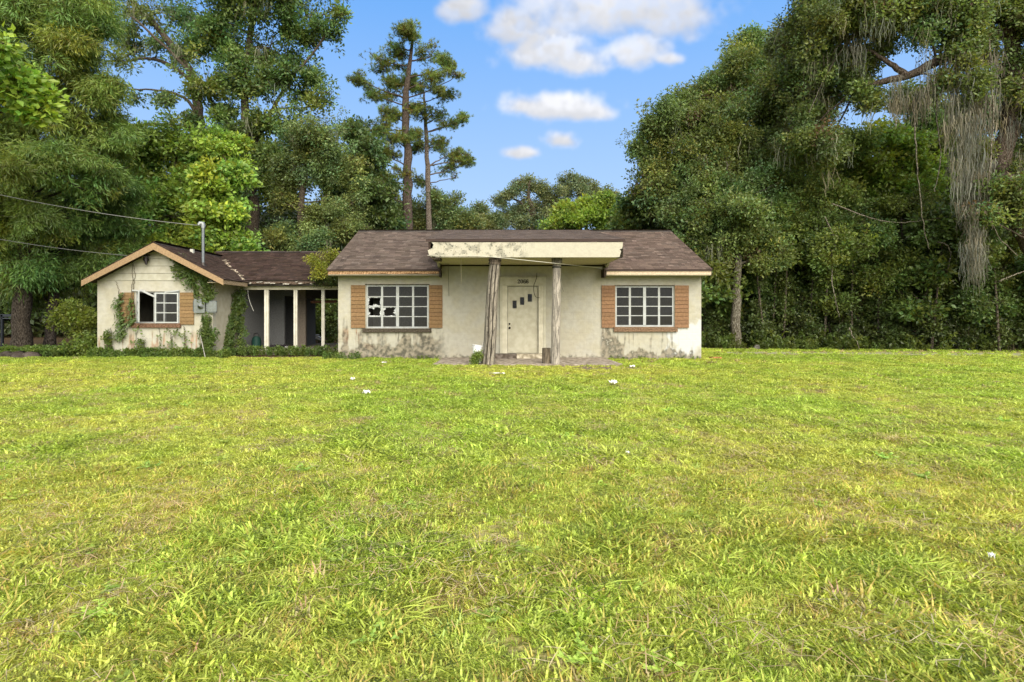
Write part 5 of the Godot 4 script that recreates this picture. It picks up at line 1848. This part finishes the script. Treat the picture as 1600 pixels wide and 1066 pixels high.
	for p in poles:
		var st := MB.new()
		var lean := rnd(-26, 26)
		var b := at(p[1], 556, p[2])
		b.y = -0.05
		var pts := [b, at(p[1] + lean * 0.3, 480, p[2]), at(p[1] + lean * 0.6, 410, p[2]), at(p[1] + lean, 330, p[2] + 0.4)]
		st.tube(pts, [rnd(0.035, 0.06), 0.04, 0.03, 0.015], 6, Color(0.14, 0.12, 0.095) * rnd(0.7, 1.5))
		var tw := thing("sapling", p[0], "sapling", Vector3(b.x, 0, b.z), "saplings of the right wood")
		part("stem", st, M.bark, tw)
		var pl := []
		var tn := []
		for k in 26:
			var f := rnd(0.15, 3.0)
			var a: Vector3 = pts[int(f)].lerp(pts[mini(int(f) + 1, 3)], f - int(f))
			pl.push_back(Transform3D(Basis(Vector3.UP, rnd(0, TAU)).scaled(Vector3.ONE * rnd(0.4, 0.8)), a + ball() * 0.25))
			tn.push_back(shade_of(Color(0.10, 0.14, 0.035)))
		crown("leaves", "broad", pl, tn, tw)
	# bare vines hanging in the right wood
	var vines := [
		["long pale vine hanging beside the moss curtain, down to the wood floor", [[1545, 60, 19.6], [1552, 180, 19.5], [1545, 300, 19.5], [1555, 360, 19.6], [1590, 400, 19.8]]],
		["pale vine looping sideways below the bright green tree", [[1300, 318, 22.4], [1345, 335, 22.0], [1390, 347, 21.8], [1440, 345, 21.8], [1500, 335, 21.6]]],
		["pair of pale vines dropping through the thicket left of the curtain", [[1290, 340, 22.6], [1305, 380, 22.4], [1300, 430, 22.4], [1306, 470, 22.3], [1312, 495, 22.3]]],
		["thin vine hanging before the dark tree behind the curtain", [[1428, 150, 20.4], [1432, 240, 20.4], [1440, 330, 20.6], [1452, 390, 20.8]]],
		["short grey vine hooked like a question mark in the right thicket", [[1465, 378, 21.6], [1480, 383, 21.5], [1486, 398, 21.5], [1482, 420, 21.5]]],
		["dead pale branch sticking up from the wood floor at right", [[1328, 512, 22.0], [1332, 525, 21.9], [1338, 532, 21.8], [1342, 545, 21.7]]],
		["bare grey branch trailing down from the long limb's left end", [[1400, 5, 20.4], [1330, 60, 20.8], [1290, 120, 21.2], [1265, 175, 21.4]]],
		["bare grey branch curving down over the upper right crown", [[1345, 0, 20.6], [1335, 30, 20.7], [1318, 60, 20.9], [1300, 85, 21.0]]],
		["vine hung from the long limb near the sky gap", [[1470, 95, 20.2], [1463, 170, 20.2], [1470, 240, 20.2], [1460, 300, 20.3]]],
		["pale dead branch lying across leaves at the right edge", [[1560, 440, 20.6], [1580, 432, 20.5], [1610, 420, 20.5]]]]
	for v in vines:
		var cv := Curve3D.new()
		var q: Array = v[1]
		for k in q.size():
			var p0 := at(q[maxi(k - 1, 0)][0], q[maxi(k - 1, 0)][1], q[maxi(k - 1, 0)][2])
			var p1 := at(q[mini(k + 1, q.size() - 1)][0], q[mini(k + 1, q.size() - 1)][1], q[mini(k + 1, q.size() - 1)][2])
			cv.add_point(at(q[k][0], q[k][1], q[k][2]), (p0 - p1) / 6.0, (p1 - p0) / 6.0)
		var pts := []
		var rad := []
		for k in 25:
			pts.push_back(cv.samplef(k / 24.0 * (q.size() - 1)) + ball() * 0.02)
			rad.push_back(lerpf(0.028, 0.014, k / 24.0))
		var st := MB.new()
		st.tube(pts, rad, 5, Color(0.34, 0.31, 0.25))
		solo("hanging_vine", st, M.bark, v[0], "vine", at(q[0][0], q[0][1], q[0][2]), "bare vines of the right wood")
	# the wood behind everything reads as one mass
	var pl := []
	var tn := []
	for k in 9000:
		var px := rnd(-700, 2400)
		var d := rnd(40, 62)
		var top := 6.5 + 2.0 * noise_a.get_noise_2d(px * 0.02, 3)
		if px > 1120:
			d = rnd(31, 46)
			top = 8.5
		elif px < 520:
			d = rnd(34, 50)
			top = 7.5
		var p := at(px, 0, d)
		p.y = top * pow(rng.randf(), 1.25)
		pl.push_back(Transform3D(Basis.from_euler(Vector3(rnd(-0.6, 0.6), rnd(0, TAU), rnd(-0.6, 0.6))).scaled(Vector3.ONE * rnd(2.0, 3.4)), p))
		tn.push_back(shade_of(Color(0.065, 0.09, 0.03)))
	var wood := thing("distant_wood", "dim far wood closing the view behind house and trees", "wood", Vector3(0, 0, -46))
	wood.set_meta("kind", "stuff")
	crown("foliage", "broad", pl, tn, wood, "leaf", "stuff")


# ---------------------------------------------------------------- shrubs, ferns, weeds
func bush(called: String, label: String, group: String, lobes: Array, kind: String, tint: Color, dens := 90.0, size := 0.6, foot := 0.0) -> void:
	var q0 = lobes[0]
	var b := at(q0[0], q0[1], q0[2])
	b.y = foot
	var t := thing(called, label, "shrub", b, group)
	var pl := []
	var tn := []
	var st := MB.new()
	for q in lobes:
		var c := at(q[0], q[1], q[2])
		var R: float = q[3] / FOCAL * q[2]
		for k in 4:
			st.tube([b + Vector3(rnd(-0.15, 0.15), 0, rnd(-0.1, 0.1)), (b + c) * 0.5 + ball() * 0.1, c + ball() * R * 0.6], [0.014, 0.01, 0.004], 4, Color(0.13, 0.11, 0.07))
		for k in int(dens * R * R / (size * size) * 0.6 + 8):
			var p := c + ball() * R * pow(rng.randf(), 0.5)
			if p.y < 0.03:
				continue
			pl.push_back(Transform3D(Basis.from_euler(Vector3(rnd(-0.5, 0.5), rnd(0, TAU), rnd(-0.5, 0.5))).scaled(Vector3.ONE * size * rnd(0.7, 1.2)), p))
			tn.push_back(shade_of(tint))
	part("stems", st, M.bark, t, "", "stuff")
	crown("leaves", kind, pl, tn, t)


func undergrowth() -> void:
	bush("shrub", "bright yellow-green shrub leaning out left of the wing's corner", "shrubs at the wing", [[128, 492, 18.9, 20], [105, 487, 19, 18], [140, 500, 18.7, 14], [92, 500, 19.2, 16], [118, 510, 19, 18]], "broad", Color(0.16, 0.21, 0.03), 60.0)
	bush("shrub", "low green shrub against the left foot of the wing", "shrubs at the wing", [[135, 535, 18.5, 18], [120, 540, 18.6, 16], [148, 532, 18.35, 10], [140, 548, 18.3, 14]], "broad", Color(0.13, 0.19, 0.035), 70.0)
	bush("shrub", "yellowing shrub growing on the breezeway roof beside the main roof", "shrubs at the wing", [[498, 412, 19.4, 16], [512, 404, 19.6, 15], [488, 408, 19.6, 9], [505, 425, 19.3, 12], [522, 400, 19.7, 8], [495, 428, 19.2, 7]], "broad", Color(0.24, 0.26, 0.035), 40.0, 0.45, 2.65)
	bush("shrub", "dark vine leaves hanging under the breezeway eave", "shrubs at the wing", [[512, 440, 19.4, 9], [498, 440, 19.4, 7], [524, 436, 19.3, 8]], "broad", Color(0.07, 0.1, 0.025), 40.0, 0.45, 2.4)
	bush("weed", "leafy weed in front of the white bucket by the leaning column", "", [[744, 560, 15.35, 5.5], [742, 565, 15.3, 5], [747, 554, 15.4, 4]], "broad", Color(0.17, 0.24, 0.05), 90.0, 0.32)
	bush("shrub", "green shrub seen through the breezeway opening, left one", "shrubs behind the breezeway", [[486, 500, 27, 22], [495, 475, 27.5, 20], [478, 520, 26.8, 20]], "broad", Color(0.12, 0.17, 0.035), 50.0, 0.9)
	bush("shrub", "green shrub seen through the breezeway opening, right one", "shrubs behind the breezeway", [[515, 500, 28, 24], [520, 478, 28, 20], [508, 520, 27.6, 20]], "broad", Color(0.10, 0.15, 0.035), 50.0, 0.9)
	# ferns of the bed at left
	var k := 0
	var where := ["leftmost", "second from the left", "third from the left", "fourth from the left", "fifth from the left", "sixth from the left", "seventh from the left", "eighth from the left", "ninth from the left", "last before the wing"]
	for w in where:
		var p := at(8 + k * 12.5, 552, 18.9 + rnd(-0.3, 0.7))
		p.y = 0
		var t := thing("fern", "green arching fern in the bed left of the wing, %s" % w, "fern", p, "ferns in the left bed")
		var pl := []
		var tn := []
		for i in 3:
			pl.push_back(Transform3D(Basis(Vector3.UP, rnd(0, TAU)).scaled(Vector3.ONE * rnd(1.0, 1.4)), p + Vector3(rnd(-0.15, 0.15), 0, rnd(-0.3, 0.3))))
			tn.push_back(shade_of(Color(0.17, 0.27, 0.055)))
		crown("fronds", "fern", pl, tn, t)
		k += 1
	# weeds along the foot of the wing, the breezeway, the house and the right wood: nobody could count them
	var pl := []
	var tn := []
	for i in 1700:
		var p: Vector3
		var sc := rnd(0.35, 0.8)
		var g := Color(0.14, 0.21, 0.045)
		var pick := rng.randf()
		if pick < 0.17:
			p = Vector3(rnd(-12.6, -8.3), 0, -18.12 + rnd(-0.02, 0.3) * rng.randf())
			sc *= 0.8
			if rng.randf() < 0.5:
				sc *= 1.3
		elif pick < 0.25:
			p = Vector3(rnd(-8.8, -4.8), 0, -19.68 + rnd(0, 0.5))
		elif pick < 0.27:
			p = Vector3(rnd(-5.1, -4.0), 0, -17.5 + rnd(0, 0.25))
			sc *= 0.8
		elif pick < 0.33:
			p = Vector3(rnd(-4.0, 6.3), 0, -17.6 + rnd(0, 0.12))
			sc *= 0.4
			if p.x > -1.7 and p.x < 3.6:
				continue
		elif pick < 0.85:
			p = Vector3(rnd(7.0, 24.0), 0, 0)
			if noise_b.get_noise_2d(p.x * 1.3, 7.0) < -0.05 and rng.randf() < 0.8:
				continue
			sc *= rnd(0.5, 1.9)
			p.z = -23.0 + (p.x - 7.0) * 0.09 + rnd(-1.8, 0.5)
			g = Color(0.11, 0.15, 0.03)
			sc *= 1.2
		else:
			p = Vector3(rnd(-20.0, -12.6), 0, -18.7 + rnd(-1.8, 0.3))
			sc *= 1.0
		pl.push_back(Transform3D(Basis(Vector3.UP, rnd(0, TAU)).scaled(Vector3.ONE * sc), p))
		tn.push_back(shade_of(g))
	var weeds := thing("weeds", "low weeds along the walls and the edge of the wood", "weeds", Vector3(0, 0, -18))
	weeds.set_meta("kind", "stuff")
	crown("foliage", "weed", pl, tn, weeds, "leaf", "stuff")
	# ground cover under the right wood edge
	var names := ["first shrub from the house along the right wood edge", "second shrub from the house along the right wood edge", "third shrub from the house along the right wood edge", "fourth shrub from the house along the right wood edge", "fifth shrub from the house along the right wood edge", "sixth shrub from the house along the right wood edge", "seventh shrub from the house along the right wood edge", "last shrub at the right edge of the wood"]
	k = 0
	for n in names:
		var px := 1118 + k * 66 + rnd(-10, 10)
		var d := 24.0 - k * 0.36
		bush("wood_edge_shrub", "low dim " + n, "shrubs along the right wood edge", [[px, 524, d, 20], [px + rnd(-24, 24), 508, d + 0.3, 20], [px + rnd(-26, 26), 522, d + 0.2, 16], [px + rnd(-10, 10), 486, d + 0.6, 16]], ["broad", "maple"][k % 2], Color(0.075, 0.11, 0.03) * rnd(0.7, 1.25), 32.0, 0.8)  # leaf tint lowered: shade at the wood's foot is put into the colour
		k += 1


# ---------------------------------------------------------------- climbers on the wing
func climber(label: String, paths: Array, dens: float, spread: float, tint: Color, facing := 0.0) -> void:
	var b: Vector3 = paths[0][0]
	var t := thing("ivy", label, "climbing plant", Vector3(b.x, 0, b.z), "climbers on the wing")
	var st := MB.new()
	var pl := []
	var tn := []
	for q in paths:
		var cv := Curve3D.new()
		for k in q.size():
			var tan: Vector3 = (q[mini(k + 1, q.size() - 1)] - q[maxi(k - 1, 0)]) / 6.0
			cv.add_point(q[k], -tan, tan)
		var pts := []
		var rad := []
		for k in 21:
			pts.push_back(cv.samplef(k / 20.0 * (q.size() - 1)) + Vector3(rnd(-0.025, 0.025), 0, 0.012))
			rad.push_back(lerpf(0.011, 0.005, k / 20.0))
		st.tube(pts, rad, 4, Color(0.15, 0.11, 0.075))
		var n := int(cv.get_baked_length() * dens)
		for k in n:
			var f := rng.randf()
			var p: Vector3 = pts[int(f * 20)]
			var w := spread * (0.6 + 0.6 * sin(f * 9.0 + b.x))
			p += Vector3(rnd(-w, w), rnd(-0.08, 0.08), rnd(0.0, 0.05)).rotated(Vector3.UP, facing)
			pl.push_back(Transform3D(Basis(Vector3.UP, facing) * Basis(Vector3(0, 0, 1), rnd(-0.6, 0.6)).scaled(Vector3.ONE * rnd(0.7, 1.25)), p))
			tn.push_back(shade_of(tint))
	part("stems", st, M.bark, t, "", "stuff")
	if pl.size():
		crown("leaves", "ivy", pl, tn, t)


func ivy() -> void:
	var d := 18.17
	climber("thick ivy climbing past the meter boxes to the wing's right rake", [
		[at(325, 560, d), at(322, 520, d), at(325, 493, d)],
		[at(324, 466, d), at(330, 455, d), at(322, 430, d)],
		[at(331, 560, d), at(327, 520, d), at(322, 494, d)],
		[at(328, 452, d), at(310, 428, d), at(290, 410, d), at(276, 400, d)],
		[at(312, 460, d), at(300, 425, d), at(282, 408, d)],
		[at(318, 545, d), at(330, 530, d), at(336, 515, d)]], 46.0, 0.13, Color(0.095, 0.145, 0.035))
	climber("thin ivy strands trailing on the right of the wing's gable boards", [
		[at(278, 402, d), at(279, 425, d), at(281, 436, d)], [at(290, 410, d), at(292, 432, d), at(296, 448, d)], [at(285, 405, d), at(286, 420, d), at(287, 430, d)]], 26.0, 0.06, Color(0.10, 0.15, 0.04))
	climber("ivy covering the inner corner between wing and breezeway", [
		[Vector3(-8.80, 0.05, -19.3), Vector3(-8.82, 0.9, -19.5), Vector3(-8.75, 1.6, -19.7), Vector3(-8.6, 2.35, -19.8)],
		[Vector3(-8.83, 0.05, -18.9), Vector3(-8.84, 0.7, -19.2), Vector3(-8.84, 1.4, -19.5), Vector3(-8.8, 2.2, -19.7)],
		[Vector3(-8.5, 0.05, -19.6), Vector3(-8.62, 0.5, -19.7), Vector3(-8.7, 1.2, -19.85), Vector3(-8.6, 1.9, -19.9)]], 40.0, 0.13, Color(0.09, 0.135, 0.032), 0.8)
	climber("ivy hanging on the left shutter of the wing window", [
		[at(190, 520, d), at(189, 500, d), at(187, 480, d), at(188, 462, d)],
		[at(193, 528, d), at(191, 510, d), at(192, 490, d)],
		[at(205, 505, d), at(206, 488, d), at(204, 470, d)]], 18.0, 0.05, Color(0.10, 0.155, 0.035))
	climber("bare brown creeper stems rising from the left shutter to the gable", [
		[at(199, 515, d), at(205, 460, d), at(207, 425, d), at(203, 400, d)], [at(211, 500, d), at(208, 455, d), at(211, 430, d), at(207, 405, d)], [at(184, 470, d), at(186, 455, d), at(181, 440, d)]], 0.0, 0.1, Color(0.1, 0.14, 0.03))
	climber("sparse creepers on the wall below the wing window", [
		[at(215, 560, d), at(213, 535, d), at(215, 512, d)], [at(252, 560, d), at(251, 535, d), at(249, 512, d)], [at(270, 560, d), at(269, 530, d), at(278, 515, d)], [at(268, 535, d), at(266, 520, d), at(260, 513, d)], [at(288, 545, d), at(289, 520, d), at(286, 508, d)]], 7.0, 0.06, Color(0.11, 0.16, 0.04))
	climber("leafy young creeper at the wing's foot left of the window's middle", [
		[at(225, 562, d), at(224, 545, d), at(226, 530, d)], [at(230, 562, d), at(229, 548, d), at(222, 535, d)], [at(175, 562, d), at(174, 530, d), at(173, 512, d)]], 34.0, 0.09, Color(0.12, 0.175, 0.035))
	var st := MB.new()
	var a := at(311, 516, 18.1)
	var b := at(321, 561, 17.95)
	st.tube([a, (a + b) * 0.5, b], [0.014, 0.014, 0.014], 6, Color(0.3, 0.29, 0.27))
	solo("loose_pipe", st, M.plain, "thin pale pipe leaning down from the meter boxes to the ground", "pipe", b)


# ---------------------------------------------------------------- small things on the grass
func scrap(called: String, label: String, cat: String, px: float, py: float, size: Vector3, col: Color, group := "") -> void:
	var d := EYE * FOCAL / (py - CY)
	var p := at(px, py, d)
	p.y = 0.055
	var st := MB.new()
	# a crumpled sheet
	var n := 5
	var g := []
	for j in n + 1:
		var row := []
		for i in n + 1:
			row.push_back(p + Vector3((float(i) / n - 0.5) * size.x * rnd(0.85, 1.15), size.y * rng.randf(), (float(j) / n - 0.5) * size.z * rnd(0.85, 1.15)))
		g.push_back(row)
	for j in n:
		for i in n:
			st.quad(g[j][i], g[j + 1][i], g[j + 1][i + 1], g[j][i + 1], col * rnd(0.85, 1.05))
	solo(called, st, M.plain, label, cat, p, group)


func litter() -> void:
	scrap("paper_scrap", "long white paper scrap on the grass before the leaning column", "litter", 776, 588, Vector3(0.34, 0.03, 0.1), Color(0.66, 0.65, 0.6), "scraps on the lawn")
	scrap("paper_scrap", "crumpled white paper on the grass right of the porch slab", "litter", 958, 604, Vector3(0.15, 0.07, 0.12), Color(0.75, 0.74, 0.72), "scraps on the lawn")
	scrap("paper_scrap", "small white scrap on the grass below the left window", "litter", 551, 598, Vector3(0.08, 0.06, 0.08), Color(0.75, 0.75, 0.75), "scraps on the lawn")
	scrap("paper_scrap", "pale scrap farther out in the grass below the left window", "litter", 573, 621, Vector3(0.12, 0.07, 0.1), Color(0.7, 0.67, 0.62), "scraps on the lawn")
	scrap("paper_scrap", "tiny pale scrap in the middle of the lawn", "litter", 981, 718, Vector3(0.035, 0.03, 0.03), Color(0.7, 0.69, 0.65), "scraps on the lawn")
	scrap("white_tuft", "white fluffy tuft in the grass near the right edge", "litter", 1550, 889, Vector3(0.022, 0.035, 0.022), Color(0.78, 0.78, 0.78), "scraps on the lawn")
	scrap("paper_scrap", "white scrap beside the slab's right corner", "litter", 988, 577, Vector3(0.12, 0.05, 0.08), Color(0.68, 0.67, 0.66), "scraps on the lawn")
	scrap("paper_scrap", "two white flakes in the grass under the left window's right side", "litter", 600, 571, Vector3(0.12, 0.05, 0.08), Color(0.68, 0.67, 0.64), "scraps on the lawn")
	var dg := MB.new()
	var dp := at(80, 702, EYE * FOCAL / (702.0 - CY))
	dp.y = 0.0
	for k in 160:
		var ang := rnd(0, TAU)
		var o := dp + Vector3(rnd(-1, 1) * 0.11, rnd(0.0, 0.05), rnd(-1, 1) * 0.09)
		var e := Vector3(cos(ang), rnd(-0.1, 0.4), sin(ang)) * rnd(0.05, 0.13)
		var c := Color(0.42, 0.31, 0.18) * rnd(0.6, 1.2)
		dg.blade([o, o + e * 0.5 + Vector3(0, 0.015, 0), o + e], [0.003, 0.003, 0.0], Vector3(-sin(ang), 0, cos(ang)), c, c)
	solo("dead_grass_clump", dg, M.grass, "tan clump of dead grass at the left of the lawn", "dead grass", dp)
	var p := at(1118, 562, 17.6)
	p.y = 0.0
	var st := MB.new()
	st.box(Transform3D(Basis(Vector3.UP, 0.3), p + Vector3(0, 0.045, 0)), Vector3(0.34, 0.07, 0.16), Color(0.42, 0.2, 0.08))
	solo("brick_block", st, M.concrete, "orange brick lying in the grass at the house's right corner", "brick", p)
	# rocks of the bed at left
	var names := ["dark rock edging the fern bed, leftmost", "grey rock edging the fern bed, second from the left", "brownish rock edging the fern bed, right end"]
	for k in 3:
		var c := at(12 + k * 18, 560, 18.25)
		c.y = 0.05
		st = MB.new()
		st.lathe(c, Vector3.UP, [[-0.05, 0.28], [0.05, 0.26], [0.12, 0.2], [0.16, 0.1], [0.17, 0.0]], 9, Color(0.12, 0.1, 0.09) * rnd(0.6, 1.3))
		for i in st.v.size():
			st.v[i] += Vector3(1, 0.4, 1) * 0.12 * noise_b.get_noise_3d(st.v[i].x * 3, st.v[i].y * 5, st.v[i].z * 3)
		solo("rock", st, M.concrete, names[k], "rock", c, "rocks of the fern bed")
	# old dark frame among the trees at the left edge
	st = MB.new()
	var fd := 20.6
	for q in [[2, 492, 2, 545], [19, 492, 19, 545]]:
		var a := at(q[0], q[1], fd)
		var b := at(q[2], q[3], fd)
		b.y = 0
		st.span(a + Vector3(-0.035, 0, 0), b + Vector3(0.035, 0, -0.07), Color(0.03, 0.032, 0.04))
	st.span(at(-90, 491, fd), at(22, 495, fd) + Vector3(0, 0, -0.09), Color(0.05, 0.055, 0.07))
	st.span(at(-90, 497, fd), at(22, 498, fd) + Vector3(0, 0, -0.09), Color(0.10, 0.11, 0.13))
	var fb := at(10, 545, fd)
	fb.y = 0
	solo("metal_frame", st, M.metal, "dark metal frame standing among the trees at the left edge", "frame", fb)
	# pale stones at the foot of the right wood
	for q in [["pale stone at the foot of the right wood, nearer the house", 1183, 537, 0.16], ["second pale stone at the foot of the right wood", 1196, 541, 0.13]]:
		var c := at(q[1], q[2], 23.3)
		c.y = 0.02
		st = MB.new()
		st.lathe(c, Vector3.UP, [[-0.05, q[3]], [0.06, q[3] * 0.9], [0.14, q[3] * 0.5], [0.16, 0.0]], 8, Color(0.4, 0.39, 0.37))
		solo("stone", st, M.concrete, q[0], "stone", c, "stones at the right wood")
	var fallen := MB.new()
	fallen.tube([at(640, 578, 15.2) * Vector3(1, 0, 1) + Vector3(0, 0.03, 0), at(655, 582, 15.0) * Vector3(1, 0, 1) + Vector3(0, 0.06, 0), at(664, 580, 15.1) * Vector3(1, 0, 1) + Vector3(0, 0.02, 0)], [0.012, 0.01, 0.006], 5, Color(0.3, 0.22, 0.14))
	solo("fallen_twig", fallen, M.bark, "fallen twig in the grass left of the porch slab", "twig", at(640, 578, 15.2) * Vector3(1, 0, 1))


# ---------------------------------------------------------------- lawn
func tuft(n: int, tall: float, wide: float, lay: float) -> ArrayMesh:
	var st := MB.new()
	for i in n:
		var a := rnd(0, TAU)
		var out := Vector3(cos(a), 0, sin(a))
		var side := Vector3(-sin(a), 0, cos(a)).rotated(out, rnd(-0.6, 0.6))
		var o := Vector3(rnd(-1, 1), 0, rnd(-1, 1)) * tall * 0.45
		var h := tall * rnd(0.5, 1.15)
		var bend := lay * rnd(0.5, 1.4)
		var pts := []
		var half := []
		for s in 4:
			var t := s / 3.0
			pts.push_back(o + out * h * bend * t * t + Vector3(0, h * (t - 0.38 * bend * t * t), 0))
			half.push_back(wide * [0.42, 0.5, 0.36, 0.0][s] * rnd(0.85, 1.15))
		var tone := rnd(0.72, 1.22)
		var c0 := Color(tone * 0.95, tone * 0.92, tone)
		var c1 := Color(tone * 1.05, tone * 1.05, tone)
		if rng.randf() < 0.08:
			c0 = Color(1.25, 0.82, 2.1) * tone
			c1 = c0
		st.blade(pts, half, side, c0, c1)
	return st.mesh()


func lawn() -> void:
	var near := []
	for k in 6:
		near.push_back(tuft(16, rnd(0.055, 0.09), rnd(0.005, 0.0085), rnd(0.55, 1.0)))
	var mid := []
	for k in 5:
		mid.push_back(tuft(15, rnd(0.055, 0.08), 0.0085, 0.8))
	var far := []
	for k in 4:
		far.push_back(tuft(18, rnd(0.055, 0.075), 0.011, 0.75))
	var t := thing("grass", "mown yellow-green lawn in front of the house", "grass", Vector3(0, 0, -9))
	t.set_meta("kind", "stuff")
	var zones := [[near, 1.3, 5.0, 1350.0, 0.95], [mid, 5.0, 10.0, 620.0, 1.1], [far, 10.0, 24.2, 300.0, 1.25]]
	for z in zones:
		var pl := []
		var tn := []
		for k in z[0].size():
			pl.push_back([])
			tn.push_back([])
		var w0: float = z[1] * 1.0 + 1.2
		var count := int(z[3] * ((z[2] - z[1]) * ((z[1] + z[2]) * 0.94 + 2.0)))
		for i in count:
			# more of the far strip than of the near one, as the view widens
			var d := sqrt(rnd(z[1] * z[1], z[2] * z[2]))
			var x := rnd(-0.90 * d - 1.0, 0.98 * d + 1.0)
			if d > 17.8 and x < 6.4 and x > -4.8:
				continue
			if x < -4.8 and d > 18.2:
				continue
			if d > 22.8 - 0.02 * x + noise_b.get_noise_2d(x, 4) * 0.6:
				continue
			if inside_built(x, -d):
				continue
			# bare patches: the worn ground right of the slab, thin places all over
			var thin := noise_a.get_noise_2d(x * 1.5, d * 1.5) + 0.6 * noise_b.get_noise_2d(x * 2.2, d * 2.2)
			var worn: float = soft(1.5, 0.5, Vector2((x - 2.6) * 0.75, (d - 14.7) * 1.7).length())
			worn = maxf(worn, 0.8 * soft(2.2, 1.0, Vector2((x - 5.2) * 0.5, (d - 16.4) * 1.6).length()))
			worn = maxf(worn, 0.95 * soft(18.6, 19.6, d + 0.05 * (x - 14.0) + thin) * soft(7.0, 9.0, x) * soft(-0.5, 0.1, thin))
			worn = maxf(worn, 0.9 * soft(1.2, 0.4, Vector2((x - 13.3) * 0.5, (d - 14.6) * 1.8).length()))
			var lane: float = soft(18.6, 19.4, d + 0.05 * (x - 14.0) + 0.6 * thin) * soft(7.0, 8.5, x) * soft(22.0, 21.2, d)
			if rng.randf() < lane * 0.88:
				continue
			if rng.randf() < worn * 0.85 or (thin < -0.24 and rng.randf() < 0.6):
				continue
			var patch := noise_a.get_noise_2d(x * 0.5 + 40, d * 0.5)
			var fine := noise_b.get_noise_2d(x * 1.7 + 9, d * 1.7)
			var lush := clampf(0.5 + patch * 1.0 + fine * 0.6 + 0.5 * soft(6.0, 10.0, x) * soft(12, 20, d), 0, 1)
			var c := Color(0.69, 0.685, 0.15).lerp(Color(0.53, 0.66, 0.11), lush)
			if fine < -0.3 and rng.randf() < 0.3:
				c = Color(0.60, 0.50, 0.25)
			c = Color(c.r * 0.95, c.g, c.b) * rnd(0.70, 1.38)
			var sc: float = z[4] * rnd(0.6, 1.3) * (0.85 + 0.35 * lush) * (1.0 + 0.7 * noise_b.get_noise_2d(x * 1.1 + 31, d * 1.1))
			var k := rng.randi() % pl.size()
			pl[k].push_back(Transform3D(Basis(Vector3.UP, rnd(0, TAU)).scaled(Vector3(sc * 1.15, sc * 0.85, sc * 1.15)), Vector3(x, 0, -d)))
			tn[k].push_back(c)
		for k in pl.size():
			scatter("blades", z[0][k], M.grass, pl[k], tn[k], t, "stuff")
	# coarse pale tufts of a broader grass, and dead straws lying loose
	var coarse := tuft(13, 0.12, 0.0115, 0.95)
	var straw := MB.new()
	for k in 9:
		var ang := rnd(0, TAU)
		var o := Vector3(rnd(-0.12, 0.12), rnd(0.02, 0.05), rnd(-0.12, 0.12))
		var e := Vector3(cos(ang), rnd(-0.05, 0.1), sin(ang)) * rnd(0.06, 0.16)
		straw.blade([o, o + e * 0.5 + Vector3(0, 0.008, 0), o + e], [0.0016, 0.0016, 0.0], Vector3(-sin(ang), 0, cos(ang)), Color(1, 1, 1) * rnd(0.6, 1.2), Color(1, 1, 1))
	var cp := []
	var ct := []
	var sp := []
	var stn := []
	for i in 5200:
		var d := sqrt(rnd(1.7, 121.0))
		var x := rnd(-0.90 * d - 0.6, 0.96 * d + 0.6)
		var v := noise_b.get_noise_2d(x * 0.7 + 13, d * 0.7) + 0.5 * noise_a.get_noise_2d(x * 3.0, d * 3.0)
		if v > 0.16:
			cp.push_back(Transform3D(Basis(Vector3.UP, rnd(0, TAU)).scaled(Vector3.ONE * rnd(0.4, 0.85)), Vector3(x, 0, -d)))
			ct.push_back(shade_of(Color(0.56, 0.66, 0.15), 0.2))
		elif v < 0.0:
			sp.push_back(Transform3D(Basis(Vector3.UP, rnd(0, TAU)).scaled(Vector3.ONE * rnd(0.7, 1.4)), Vector3(x, 0.01, -d)))
			stn.push_back(shade_of(Color(0.60, 0.48, 0.28), 0.3))
	scatter("coarse_grass", coarse, M.grass, cp, ct, t, "stuff")
	scatter("dead_straw", straw.mesh(), M.grass, sp, stn, t, "stuff")
	# broad-leaved weeds low in the near grass
	var pl := []
	var tn := []
	for i in 420:
		var d := rnd(1.6, 9.0)
		var x := rnd(-0.9 * d - 0.5, 0.95 * d + 0.5)
		if noise_a.get_noise_2d(x * 2 + 70, d * 2) < 0.05:
			continue
		pl.push_back(Transform3D(Basis(Vector3.UP, rnd(0, TAU)).scaled(Vector3(0.5, 0.16, 0.5) * rnd(0.5, 1.0)), Vector3(x, 0.01, -d)))
		tn.push_back(shade_of(Color(0.42, 0.56, 0.11)))
	crown("broad_weeds", "weed", pl, tn, t, "grass", "stuff")
